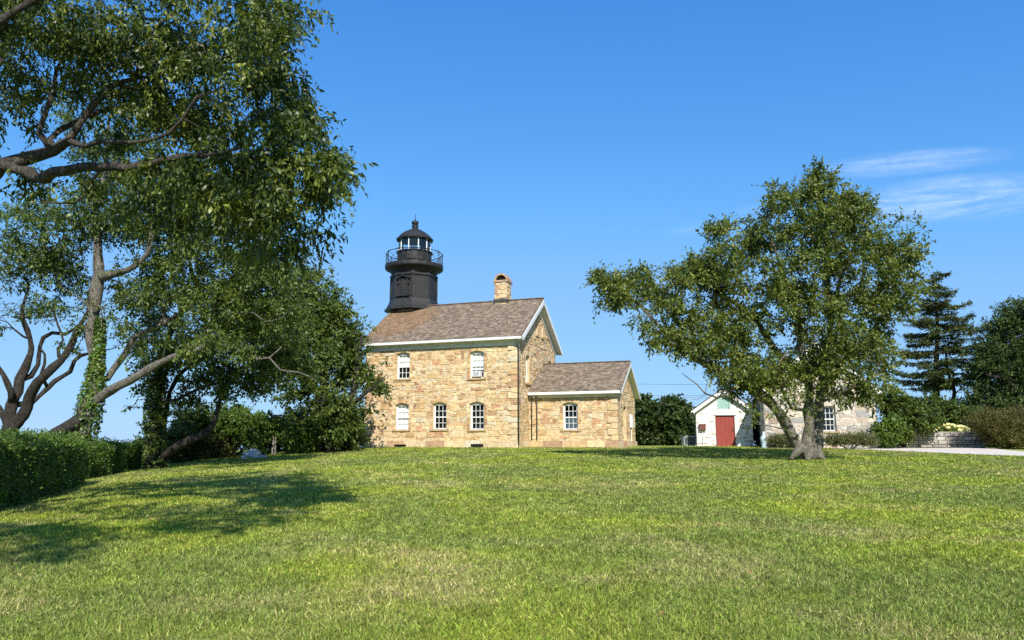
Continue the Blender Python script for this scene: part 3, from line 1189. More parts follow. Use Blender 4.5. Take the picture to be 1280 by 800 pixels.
def build_house():
    mb = MB()
    stone_wall(mb, F_front, L_MAIN, H_WALL + .3, ops_front, seed=5, skip=[(-1, .34, 0, 9), (L_MAIN - .34, L_MAIN + 1, 0, 9)])
    mb.build('wall', [M['stone'], M['dark']], house)
    blinds = [(0.52, 1.0), (0.45, 0.62), (0.0, 1.0), (0.05, 0.25), (0.55, 0.62)]
    for i, o in enumerate(ops_front):
        b = {0: (0.5, 1.0), 1: (0.3, 1.0), 2: (0.0, .98), 3: None, 4: None}[i]
        make_window(F_front, o, house, b, ac=(i == 1))
    # right gable with its narrow window, twin attic lights and a low window half behind the wing roof
    og = [opening(F_gable, 659.3, 444, 479, 0.78, 0.12), opening(F_gable, 687, 451.5, 476, 0.78, 0.12),
          opening(F_gable, 670.8, 404.5, 419, 0.36, 0.05), opening(F_gable, 677.3, 405.5, 422, 0.36, 0.05)]
    sp_, tp_ = F_gable.px(659.3, 537)
    mb = MB()
    stone_wall(mb, F_gable, D_MAIN, EAVE - .28, og, gable=GABLE_RISE + .2, seed=8, jamb=.12, skip=[(-1, .34, 0, EAVE - .5)])
    mb.build('wall', [M['stone'], M['dark']], house)
    for o in og[:2]:
        make_window(F_gable, o, house, (0.3, 1.0))
    for o in og[2:]:
        make_window(F_gable, o, house, None, cols=2, rows=2)
    mb = MB()
    stone_wall(mb, F_left, D_MAIN, EAVE - .28, (), gable=GABLE_RISE + .2, seed=9)
    mb.build('wall', [M['stone'], M['dark']], house)
    mb = MB()
    stone_wall(mb, F_back, L_MAIN, H_WALL + .3, (), seed=10)
    mb.build('wall', [M['stone'], M['dark']], house)
    quoins(F_front, 1, H_WALL, house, 3, 0.0)
    quoins(F_front, -1, H_WALL, house, 4, L_MAIN)
    plinth(F_front, L_MAIN, house, 3, cuts=vents, ext=(.15, .15))
    plinth(F_gable, D_MAIN, house, 4)
    plinth(F_left, D_MAIN, house, 5)
    # roof
    ge = 0.46
    run = D_MAIN / 2 + OV
    sl = math.hypot(run, RIDGE - EAVE)
    Dn = unit(V * run + Zv * (RIDGE - EAVE))
    Db = unit(-V * run + Zv * (RIDGE - EAVE))

    def lichen(c, s, t, rng):
        # s from right rake; orange lichen around the tower at the left end
        x = s - (L_MAIN + 2 * ge)
        f = max(0.0, 1 - math.hypot((x + 1.0) / 3.6, (t - 3.6) / 3.4)) * 1.5 + rng.uniform(-.25, .12)
        f = min(max(f, 0), .42)
        return tuple(a * (1 - f) + b * f for a, b in zip(c, (0.30, 0.17, 0.07)))
    mb = MB()
    shingle_roof(mb, HW(-ge, -OV, EAVE), U, Dn, L_MAIN + 2 * ge, sl, 3, stain=lichen)
    shingle_roof(mb, HW(L_MAIN + ge, D_MAIN + OV, EAVE), -U, Db, L_MAIN + 2 * ge, sl, 4)
    mb.beam(HW(-ge, D_MAIN / 2, RIDGE + .03), HW(L_MAIN + ge, D_MAIN / 2, RIDGE + .03), V * .12, Zv * .025, (.17, .14, .12))
    roof = mb.build('roof', M['shingle'], house)
    # white trim: gutter, frieze, soffit, rake boards
    mb = MB()
    a, b = -ge + .02, L_MAIN + ge - .02
    mb.beam(HW(a, -OV - .03, EAVE - .12), HW(b, -OV - .03, EAVE - .12), V * .07, Zv * .078)
    mb.beam(HW(a + .05, -OV / 2, EAVE - .20), HW(b - .05, -OV / 2, EAVE - .20), V * (OV / 2 - .02), Zv * .02)
    mb.beam(HW(-.06, -.075, EAVE - .38), HW(L_MAIN + .06, -.075, EAVE - .38), V * .02, Zv * .155)
    mb.beam(HW(-.06, -.12, EAVE - .27), HW(L_MAIN + .06, -.12, EAVE - .27), V * .045, Zv * .045)
    mb.build('eave_board', M['white'], roof)
    for uu, sg in ((-ge, -1), (L_MAIN + ge, 1)):
        mb = MB()
        Nn = unit(np.cross(U, Dn))
        Nn = Nn if Nn[2] > 0 else -Nn
        Nb = unit(np.cross(U, Db))
        Nb = Nb if Nb[2] > 0 else -Nb
        for (v0, Dd, NN) in ((-OV, Dn, Nn), (D_MAIN + OV, Db, Nb)):
            p0 = HW(uu, v0, EAVE) - NN * .22
            p1 = p0 + Dd * (sl - .05)
            mb.beam(p0 + U * sg * .025, p1 + U * sg * .025, U * .022, NN * .14)
            # soffit under the overhang and the board along the wall
            q0 = HW(uu - sg * (ge / 2 + .0), v0, EAVE) - NN * .21
            mb.beam(q0, q0 + Dd * (sl - .1), U * (ge / 2 - .02), NN * .02)
            w0 = HW(uu - sg * (ge - .05), v0, EAVE) - NN * .40
            mb.beam(w0 + Dd * .3, w0 + Dd * (sl - .25), U * .03, NN * .17)
        mb.build('rake_board', M['white'], roof)
    # downpipes
    mb = MB()
    c = HW(-.13, .02, 0)
    mb.tube([HW(-.05, -OV, EAVE - .25), HW(-.13, -.2, EAVE - .55), HW(-.13, -.08, EAVE - .8), HW(-.13, -.08, -.1)], .055, 8)
    for t in (1.2, 2.8, 4.4):
        mb.tube([HW(-.13, -.08, t), HW(-.13, -.08, t + .06)], .07, 8)
    mb.build('downpipe', M['pipe'], house, True)
    return roof


ROOF = build_house()


def build_chimney():
    uc = 2.75
    s, zr = None, RIDGE
    ctr = HW(2.55, D_MAIN / 2, 0)
    # place from the photograph: centre px 628
    for it in range(6):
        d = ctr[1]
        x = at(628.5, 370, d)[0]
        uu = (RC[0] + V[0] * D_MAIN / 2 - x) / (-U[0])
        ctr = HW(uu, D_MAIN / 2, 0)
    w, dp = 0.90, 0.84
    ch = 1.82
    mb = MB()
    o = ctr - Zv * (ctr[2]) + Zv * (Z0 + RIDGE - .55)
    for (O, S, N, W) in ((o - U * w / 2 - V * dp / 2, U, -V, w), (o - U * w / 2 - V * dp / 2, V, -U, dp), (o + U * w / 2 + V * dp / 2, -U, V, w), (o + U * w / 2 + V * dp / 2, -V, U, dp)):
        stone_wall(mb, Fr(O, S, N), W, ch, (), rows=(.2, .34), wid=(.25, .6), seed=int(W * 100) + 3, dep=(.02, .05))
    top = o + Zv * ch
    mb.beam(top, top + Zv * .14, U * (w / 2 + .1), V * (dp / 2 + .1), (0.40, 0.28, 0.17))
    mb.beam(o + Zv * .38, o + Zv * .62, U * (w / 2 + .06), V * (dp / 2 + .06), (0.06, 0.055, 0.05))
    chim = mb.build('chimney', [M['stone'], M['dark']], ROOF)
    mb = MB()
    t = top + Zv * .14
    R0, R1 = 0.50, 0.38
    K = 12
    for k in range(K):
        a0, a1 = math.pi * k / K, math.pi * (k + 1) / K
        def q(r, a, v):
            return t + U * (r * math.cos(a)) + Zv * (r * math.sin(a)) + V * v
        col = random.choice([(0.52, 0.36, 0.2), (0.46, 0.31, 0.18), (0.36, 0.26, 0.17)])
        mb.hexa([q(R1, a0, -dp / 2), q(R1, a1, -dp / 2), q(R1, a1, dp / 2), q(R1, a0, dp / 2), q(R0, a0, -dp / 2), q(R0, a1, -dp / 2), q(R0, a1, dp / 2), q(R0, a0, dp / 2)], col)
    mb.beam(t + Zv * .1, t + Zv * .2, U * .3, V * .3, (.01, .01, .01), 1)
    mb.add([t + U * (R1 * math.cos(math.pi * k / K)) + Zv * (R1 * math.sin(math.pi * k / K)) + V * .1 for k in range(K + 1)], [tuple(range(K + 1))], (.01, .01, .01), 1)
    mb.build('chimney_hood', [M['stone'], M['dark']], chim)


build_chimney()


def build_tower():
    v_t = D_MAIN / 2 + 0.85
    ctr = HW(9.8, v_t, 0)
    for it in range(6):
        x = at(516.7, 385, ctr[1])[0]
        uu = (RC[0] + V[0] * v_t - x) / (-U[0])
        ctr = HW(uu, v_t, 0)
    d = ctr[1]
    c = np.array((ctr[0], ctr[1], 0.0))
    zz = lambda py: at(516, py, d)[2]
    px = d / 958.0
    rot = math.pi / 8 - ANG
    mb = MB()
    k = 1 / math.cos(math.pi / 8)
    rb = 27.0 * px
    zt = zz(345.5)
    prof = [(33.5 * px * k, zz(390.5)), (33.5 * px * k, zz(387.5)), (32.0 * px * k, zz(386.5)), (29.3 * px * k, zz(381)), (27.6 * px * k, zz(376.5)), (27.9 * px * k, zz(375.8)), (27.9 * px * k, zz(375)),
            (27.0 * px * k, zz(374.6)), (26.7 * px * k, zz(349)), (28.3 * px * k, zz(348.3)), (28.3 * px * k, zz(346.2)), (26.8 * px * k, zz(345.5)), (26.8 * px * k, zz(340))]
    prof0 = [(1.35, 1.0)]
    mb.lathe(c, prof, 8, rot=rot)
    # corner pilaster strips and panel frames
    for i in range(8):
        a = rot + math.pi / 4 * i
        r = 26.95 * px * k
        e = np.array((math.cos(a), math.sin(a), 0))
        mb.tube([c + e * r + Zv * zz(374.4), c + e * (r - .01) + Zv * zz(349.2)], .07, 6)
        am = a + math.pi / 8
        em = np.array((math.cos(am), math.sin(am), 0))
        ta = np.array((-math.sin(am), math.cos(am), 0))
        rr = 27.0 * px
        for tt in (-.36, .36):
            mb.beam(c + em * rr + ta * tt + Zv * zz(373.5), c + em * (rr - .01) + ta * tt + Zv * zz(350), em * .03, ta * .025)
    tower = mb.build('lantern_tower', M['black'], house)
    # window with hood and sill on the front-left face
    mb = MB()
    am = -math.pi / 2 - ANG
    em = np.array((math.cos(am), math.sin(am), 0))
    ta = np.array((-math.sin(am), math.cos(am), 0))
    fr = Fr(c + em * (27.0 * px) + Zv * 0, ta, em)
    zc = zz(362)
    fbox(mb, fr, -.36, -.27, zc - .62, zc + .5, -.02, .09)
    fbox(mb, fr, .27, .36, zc - .62, zc + .5, -.02, .09)
    fbox(mb, fr, -.27, .27, zc - .62, zc + .4, -.03, .012)
    fbox(mb, fr, -.5, .5, zc - .80, zc - .68, -.02, .2)
    for s0, s1, t0, t1 in ((-.54, 0, .5, .70), (0, .54, .70, .5)):
        mb.hexa([fr.P(s0, zc + t0, -.02), fr.P(s1, zc + t1, -.02), fr.P(s1, zc + t1, .19), fr.P(s0, zc + t0, .19),
                 fr.P(s0, zc + t0 + .09, -.02), fr.P(s1, zc + t1 + .09, -.02), fr.P(s1, zc + t1 + .09, .19), fr.P(s0, zc + t0 + .09, .19)])
    fbox(mb, fr, -.45, -.3, zc + .1, zc + .24, -.02, .14)
    fbox(mb, fr, .3, .45, zc + .1, zc + .24, -.02, .14)
    mb.build('tower_window', M['black'], tower)
    # gallery
    mb = MB()
    rg = 36.6 * px
    mb.lathe(c, [(27.2 * px, zz(345.4)), (28.6 * px, zz(343.8)), (30.4 * px, zz(341.2)), (35.6 * px, zz(338.2)), (rg, zz(337.9)), (rg + .03, zz(336.6)), (rg + .03, zz(333.2)), (23 * px, zz(332.8))], 24)
    gal = mb.build('gallery', M['black'], tower)
    mb = MB()
    n = 12
    z0, z1 = zz(333.0), zz(318.0)
    pp = []
    for i in range(n):
        a = rot + 2 * math.pi * i / n
        e = np.array((math.cos(a), math.sin(a), 0)) * (rg - .04)
        pp.append(c + e)
    for i in range(n):
        p, q = pp[i], pp[(i + 1) % n]
        mb.tube([p + Zv * z0, p + Zv * (z1 + .05)], .026, 5)
        mb.tube([p + Zv * z1, q + Zv * z1], .03, 5)
        mb.tube([p + Zv * (z0 + .12), q + Zv * (z0 + .12)], .02, 5)
        mb.tube([p + Zv * (z0 + .12), q + Zv * z1], .017, 4)
        mb.tube([q + Zv * (z0 + .12), p + Zv * z1], .017, 4)
    mb.build('railing', M['black'], tower)
    # parapet drum, glazing bars, glass, dome
    mb = MB()
    rp = 21.8 * px
    mb.lathe(c, [(rp, zz(333.2)), (rp, zz(317.6)), (rp + .09, zz(317.3)), (rp + .09, zz(316.2)), (rp - .2, zz(316.1))], 20)
    for i in range(10):
        a = rot + 2 * math.pi * (i + .5) / 10
        e = np.array((math.cos(a), math.sin(a), 0))
        ta = np.array((-math.sin(a), math.cos(a), 0))
        mb.beam(c + e * (rp + .01) + Zv * zz(332.5), c + e * (rp + .01) + Zv * zz(317.8), e * .02, ta * .05)
    mb.build('parapet', M['black'], tower)
    mb = MB()
    rgz = 19.8 * px
    gz0, gz1 = zz(316.2), zz(300.0)
    gp = []
    for i in range(10):
        a = rot + 2 * math.pi * i / 10
        e = np.array((math.cos(a), math.sin(a), 0)) * rgz
        gp.append(c + e)
        mb = MB()
        mb.tube([c + e + Zv * gz0, c + e + Zv * gz1], .04, 6)
        mb.build('glazing_bar', M['blind'], tower)
    mb = MB()
    for i in range(10):
        p, q = gp[i], gp[(i + 1) % 10]
        mb.add([p + Zv * gz0, q + Zv * gz0, q + Zv * gz1, p + Zv * gz1], [(0, 1, 2, 3)])
    mb.build('lantern_pane', M['glass'], tower)
    mb = MB()
    R = 23.4 * px
    prof = [(R - .22, zz(301.6)), (R, zz(301.4)), (R + .02, zz(299.8)), (R - .05, zz(299.2))]
    zb, zt = zz(299.2), zz(286.8)
    for j in range(1, 9):
        a = j / 9
        prof.append(((R - .08) * (1 - .81 * a + .13 * math.sin(math.pi * a)), zb + (zt - zb) * a))
    prof.append((.22, zz(286.5)))
    mb.lathe(c, prof, 24)
    for i in range(12):
        a = 2 * math.pi * i / 12
        e = np.array((math.cos(a), math.sin(a), 0))
        mb.tube([c + e * r * 1.005 + Zv * z for r, z in prof[3:]], .022, 4)
    mb.build('dome', M['black'], tower)
    mb = MB()
    f = px
    mb.lathe(c, [(.22, zz(286.6)), (.24, zz(285)), (.16, zz(284.2)), (.27, zz(283.4)), (.27, zz(282.6)), (.14, zz(282)), (.20, zz(281.2)), (.27, zz(279.6)), (.27, zz(278)), (.20, zz(276.6)), (.06, zz(275.6)), (.03, zz(274)), (.012, zz(267))], 14)
    mb.build('finial', M['black'], tower, True)
    mb = MB()
    mb.lathe(c, [(.12, zz(316)), (.12, zz(314.5)), (.26, zz(314)), (.30, zz(311.5)), (.26, zz(309)), (.1, zz(308.6))], 14)
    mb.build('beacon', M['beacon'], tower, True)
    # masonry shaft carrying the tower behind the house
    mb = MB()
    mb.lathe(c, [(1.5, Z0 - .4), (1.5, zz(391))], 8, (0.58, 0.42, 0.24), rot=rot)
    mb.build('tower_shaft', M['stone'], tower)


build_tower()


# ------------------------------------------------------------------ the low wing
VA = 2.4
for _ in range(3):
    pass
def build_wing():
    Fa = Fr(HW(0, VA), -U, -V)
    La, _ = Fa.px(771.3, 545)
    DA = D_MAIN - VA - .05
    Fg = Fr(HW(-La, VA), V, -U)
    eav = Fa.px(720, 488.5, .4)[1]
    ridge = Fr(HW(0, VA + DA / 2), -U, -V).px(745, 453.2)[1]
    ov = .38
    ge = .36
    o = opening(Fa, 713, 503, 537, 0.98)
    mb = MB()
    stone_wall(mb, Fa, La, eav - .12, [o], seed=21, skip=[(La - .34, La + 1, 0, 9)], s_start=0)
    mb.build('wing_wall', [M['stone'], M['dark']], house)
    make_window(Fa, o, house, (0.0, .5))
    od = opening(Fg, 781.5, 508, 555, 0.95, 0.13, reveal=.42)
    rise = (ridge - eav) / (DA / 2 + ov) * (DA / 2)
    mb = MB()
    stone_wall(mb, Fg, DA, eav + .0, [od], gable=rise - .02, seed=22, jamb=.12, skip=[(-1, .34, 0, eav - .3)])
    mb.build('wing_wall', [M['stone'], M['dark']], house)
    mb = MB()
    fbox(mb, Fg, od['s0'] + .03, od['s1'] - .03, od['t0'] + .01, od['t1'] - .15, -.40, -.33)
    for k in (0, 1):
        fbox(mb, Fg, od['s0'] + .14, od['s1'] - .14, od['t0'] + .2 + k * 1.05, od['t0'] + 1.05 + k * 1.0, -.33, -.315)
    dr = mb.build('door', M['white'], house)
    mb = MB()
    mb.tube([Fg.P(od['s0'] + .12, od['t0'] + 1.05, -.33), Fg.P(od['s0'] + .12, od['t0'] + 1.05, -.26)], .03, 8)
    mb.build('handle', M['pipe'], dr)
    mb = MB()
    s, t = Fg.px(788.3, 525, .05)
    fbox(mb, Fg, s - .2, s + .2, t - .5, t + .35, .02, .2)
    mb.tube([Fg.P(s, t - .5, .08), Fg.P(s, -.2, .08)], .03, 6)
    mb.build('meter_box', M['white'], house)
    quoins(Fa, -1, eav - .25, house, 31, La)
    plinth(Fa, La, house, 32, ext=(0, .12))
    plinth(Fg, DA, house, 33)
    run = DA / 2 + ov
    sl = math.hypot(run, ridge - eav)
    Dn = unit(V * run + Zv * (ridge - eav))
    Db = unit(-V * run + Zv * (ridge - eav))
    mb = MB()
    Lr = La + ge
    shingle_roof(mb, HW(-.03, VA - ov, eav), -U, Dn, Lr, sl, 13)
    shingle_roof(mb, HW(-Lr, VA + DA + ov, eav), U, Db, Lr, sl, 14)
    mb.beam(HW(-.03, VA + DA / 2, ridge + .03), HW(-Lr, VA + DA / 2, ridge + .03), V * .11, Zv * .022, (.17, .14, .12))
    roof = mb.build('wing_roof', M['shingle'], house)
    mb = MB()
    mb.beam(HW(-.08, VA - ov - .03, eav - .12), HW(-Lr + .02, VA - ov - .03, eav - .12), V * .06, Zv * .085)
    mb.beam(HW(-.08, VA - ov / 2, eav - .17), HW(-Lr + .05, VA - ov / 2, eav - .17), V * (ov / 2 - .02), Zv * .018)
    mb.beam(HW(-.08, VA - .075, eav - .29), HW(-La - .05, VA - .075, eav - .29), V * .02, Zv * .10)
    mb.build('eave_board', M['white'], roof)
    mb = MB()
    for (v0, Dd, sgn) in ((VA - ov, Dn, 1), (VA + DA + ov, Db, -1)):
        NN = unit(np.cross(U, Dd))
        NN = NN if NN[2] > 0 else -NN
        p0 = HW(-Lr, v0, eav) - NN * .20
        mb.beam(p0 - U * .025, p0 + Dd * (sl - .05) - U * .025, U * .022, NN * .11)
        q0 = HW(-Lr + ge / 2, v0, eav) - NN * .19
        mb.beam(q0, q0 + Dd * (sl - .1), U * (ge / 2 - .02), NN * .018)
        w0 = HW(-La - .04, v0, eav) - NN * .34
        mb.beam(w0 + Dd * .3, w0 + Dd * (sl - .2), U * .03, NN * .13)
    mb.build('rake_board', M['white'], roof)
    for s in (.2, .55):
        mb = MB()
        p = lambda t, n=.08: Fa.P(s, t, n)
        zt = eav - .3 if s > .3 else eav + .1
        mb.tube([p(zt, .25), p(zt - .3, .1), p(zt - .5, .07), p(-.1, .07)], .045, 8)
        mb.build('downpipe', M['pipe'], house, True)


build_wing()


# ================================================================== SHED, STONE BUILDING, WALL
def gable_building(root, L, R, eave, rise, depth, wallfn, wallname, pal_roof, ov=.3, ge=.28, thick=.1):
    """front gable between base points L and R; builds the plain side and back walls, roof and trims"""
    S = unit(R - L)
    W = np.linalg.norm(R - L)
    Vv = np.array((-S[1], S[0], 0.0))
    wallfn(Fr(L, S, -Vv), W)
    for (fr, ln, gb) in ((Fr(L + Vv * depth, -Vv, -S), depth, None), (Fr(R, Vv, S), depth, None), (Fr(R + Vv * depth, -S, Vv), W, rise)):
        wallfn(fr, ln, gb, False)
    run = W / 2 + ov
    k = rise / (W / 2)
    ez = eave - ov * k + .1
    sl = math.hypot(run, run * k)
    mb = MB()
    D1 = unit(S * run + Zv * run * k)
    D2 = unit(-S * run + Zv * run * k)
    shingle_roof(mb, L - S * ov - Vv * ge + Zv * ez, Vv, D1, depth + 2 * ge, sl, 41, pal=pal_roof)
    shingle_roof(mb, R + S * ov - Vv * ge + Zv * ez, Vv, D2, depth + 2 * ge, sl, 42, pal=pal_roof)
    roof = mb.build('roof', M['shingle'], root)
    mb = MB()
    for (P0, Dd, sg) in ((L - S * ov, D1, 1), (R + S * ov, D2, -1)):
        NN = unit(np.cross(Vv, Dd))
        NN = NN if NN[2] > 0 else -NN
        p0 = P0 - Vv * (ge + .02) + Zv * ez - NN * (thick + .06)
        mb.beam(p0, p0 + Dd * (sl - .03), Vv * .02, NN * .10)
        q0 = P0 - Vv * (ge / 2) + Zv * ez - NN * (thick + .02)
        mb.beam(q0, q0 + Dd * (sl - .05), Vv * (ge / 2 - .01), NN * .012)
        e0 = P0 + Zv * (ez - .1)
        mb.beam(e0 - Vv * (ge - .02), e0 + Vv * (depth + ge), S * .02, Zv * .07)
    mb.build('rake_board', M['white'], roof)
    return S, Vv, W, roof


def build_shed():
    L = np.array(at(871.5, 558.0, 52.5))
    R = np.array(at(942.0, 558.0, 51.7))
    L[2] = R[2] = at(906, 557.3, 52.1)[2] - .02
    root = thing('brick_shed', (L + R) / 2, 'small whitewashed brick shed with a red door and a green hatch in its gable', 'shed')
    eave = at(871, 511, 52.5)[2] - L[2]
    rise = at(906, 487, 52.1)[2] - L[2] - eave
    S = unit(R - L)
    fr = Fr(L, S, np.array((S[1], -S[0], 0)))
    d0, dt = fr.px(895.5, 557)
    d1, dtop = fr.px(918.0, 519)
    door = dict(s0=d0, s1=d1, t0=-.02, t1=dtop, rise=0, reveal=.16, rcol=(.5, .4, .36))
    h0, hb = fr.px(897.5, 511.5)
    h1, ht = fr.px(912.0, 496)
    hatch = dict(s0=h0, s1=h1, t0=hb, t1=ht, rise=0, reveal=.12, rcol=(.5, .45, .4))
    WB = [(0.78, 0.74, 0.66), (0.80, 0.77, 0.70), (0.74, 0.69, 0.60), (0.82, 0.80, 0.74)]

    def wear(c, s, t, rng):
        p = .03 + .20 * max(0, 1 - t / 1.2) + (.14 if s > d1 + .5 and t < 1.7 else 0)
        if rng.random() < p:
            return rng.choice([(0.42, 0.26, 0.18), (0.36, 0.25, 0.2), (0.5, 0.38, 0.28), (0.30, 0.2, 0.16)])
        return c

    def wall(f, w, gb=rise, front=True):
        mb = MB()
        stone_wall(mb, f, w, eave, [door, hatch] if front else [], gable=gb, rows=(.074, .078), wid=(.19, .23), gap=.012, dep=(.004, .010), pal=WB, palw=[4, 4, 2, 3],
                   mortar=(0.70, 0.65, 0.56), seed=51 if front else 52, jamb=0, split=0, rough=.002, colfn=wear)
        mb.build('wall', [M['brick'], M['dark']], root)
    S, Vv, W, roof = gable_building(root, L, R, eave, rise, 5.0, wall, 'wall', [(0.27, 0.25, 0.23), (0.32, 0.30, 0.27), (0.22, 0.2, 0.18)])
    mb = MB()
    for k in range(4):
        a = d0 + .05 + (d1 - d0 - .1) * k / 4
        b = d0 + .05 + (d1 - d0 - .1) * (k + 1) / 4
        fbox(mb, fr, a + .003, b - .003, 0.0, dtop - .05, -.13, -.06)
    dr = mb.build('door', M['red'], root)
    mb = MB()
    fbox(mb, fr, d1 - .16, d1 - .1, 1.0, 1.16, -.06, -.02)
    mb.tube([fr.P(d1 - .13, 1.08, -.02), fr.P(d1 - .13, 1.08, .03)], .03, 8)
    mb.build('handle', M['pipe'], dr)
    mb = MB()
    fbox(mb, fr, d0 + .05, d1 - .05, dtop - .05, dtop - .003, -.139, .009)
    fbox(mb, fr, d0 - .0, d0 + .05, 0.0, dtop - .003, -.14, .01)
    fbox(mb, fr, d1 - .05, d1 + .0, 0.0, dtop - .003, -.14, .01)
    mb.build('door_frame', M['rustred'], root)
    mb = MB()
    fbox(mb, fr, d0 - .12, d1 + .12, dtop + .004, dtop + .12, -.05, .07)
    mb.build('lintel', M['white'], root)
    mb = MB()
    for k in range(5):
        a = hb + (ht - hb) * k / 5
        b = hb + (ht - hb) * (k + 1) / 5
        fbox(mb, fr, h0 + .01, h1 - .01, a + .004, b - .004, -.10, -.03 + .012 * (k % 2))
    fbox(mb, fr, h0 - .03, h0 + .07, hb, ht, -.03, .03)
    fbox(mb, fr, h1 - .07, h1 + .03, hb, ht, -.03, .03)
    mb.build('hatch', M['green'], root)
    s, t = fr.px(878.2, 534.5, .1)
    mb = MB()
    fbox(mb, fr, s - .21, s + .21, t - .16, t + .2, .01, .26)
    fbox(mb, fr, s - .24, s + .24, t + .2, t + .235, .01, .29)
    bx = mb.build('utility_box', M['rustred'], root)
    bx['label'] = 'rusty red metal box on the shed front'
    mb = MB()
    mb.tube([fr.P(s, t - .16, .08), fr.P(s, -.1, .08)], .03, 8)
    mb.tube([fr.P(s - .16, t - .16, .08), fr.P(s - .16, t - .3, .08)], .02, 8)
    mb.build('conduit', M['white'], bx)
    mb = MB()
    fbox(mb, fr, d1 + .08, d1 + .95, .0, .27, .01, .12)
    mb.build('stone_step', M['white'], root)


build_shed()


def build_stonehouse():
    L = np.array(at(957.5, 558.0, 48.3))
    R = np.array(at(1098.0, 558.0, 46.8))
    L[2] = R[2] = 1.5
    root = thing('stone_outbuilding', (L + R) / 2, 'pale rubble stone outbuilding with a gable end, behind the big lawn tree', 'outbuilding')
    eave = at(957, 487, 48.3)[2] - L[2]
    rise = at(1028, 428, 47.5)[2] - L[2] - eave
    S = unit(R - L)
    fr = Fr(L, S, np.array((S[1], -S[0], 0)))
    o = opening(fr, 1036.5, 508, 539, 0.86, 0)

    def wall(f, w, gb=rise, front=True):
        mb = MB()
        stone_wall(mb, f, w, eave, [o] if front else [], gable=gb, rows=(.2, .5), wid=(.28, .85), gap=.03, pal=PALE, palw=PALEW, mortar=(0.52, 0.47, 0.39), seed=61 if front else 62, jamb=.16, rough=.03)
        mb.build('wall', [M['rubble'], M['dark']], root)
    gable_building(root, L, R, eave, rise, 7.5, wall, 'wall', None, ov=.35, ge=.3)
    make_window(fr, o, root, None, rows=2, cols=3)
    return L, R, S


SBL, SBR, SBS = build_stonehouse()


def build_garden_wall():
    A = np.array(at(1102, 560.5, 48.6))
    B = np.array(at(1232, 560.5, 48.2))
    A[2] = B[2] = 1.45
    h = at(1200, 541, 48.4)[2] - 1.45
    S = unit(B - A)
    W = np.linalg.norm(B - A)
    N = np.array((S[1], -S[0], 0))
    mb = MB()
    GP = [(0.42, 0.38, 0.32), (0.50, 0.46, 0.40), (0.34, 0.31, 0.27), (0.45, 0.37, 0.28), (0.28, 0.26, 0.24)]
    kw = dict(rows=(.14, .28), wid=(.3, .8), gap=.035, pal=GP, palw=[4, 3, 3, 2, 1], mortar=(.14, .125, .105), jamb=0, dep=(.03, .08), rough=.012)
    stone_wall(mb, Fr(A, S, N), W, h, seed=71, **kw)
    T = .55
    stone_wall(mb, Fr(B, -N, S), T, h, seed=72, **kw)
    stone_wall(mb, Fr(A - N * T, N, -S), T, h, seed=73, **kw)
    stone_wall(mb, Fr(B - N * T, -S, -N), W, h, seed=74, **kw)
    s = 0
    rng = random.Random(5)
    while s < W - .01:
        w = min(rng.uniform(.5, .95), W - s)
        p0, p1 = A + S * (s + .01) + Zv * (h + .035) - N * T / 2, A + S * (s + w - .01) + Zv * (h + .035) - N * T / 2
        mb.beam(p0, p1, N * (T / 2 + .06), Zv * (.032 + rng.uniform(0, .006)), pick(GP, [4, 3, 3, 2, 1], rng))
        s += w
    o = mb.build('garden_wall', [M['rubble'], M['dark']], None, origin=(A + B) / 2)
    tag(o, 'low grey dry-stone retaining wall beside the gravel drive', 'wall')


build_garden_wall()

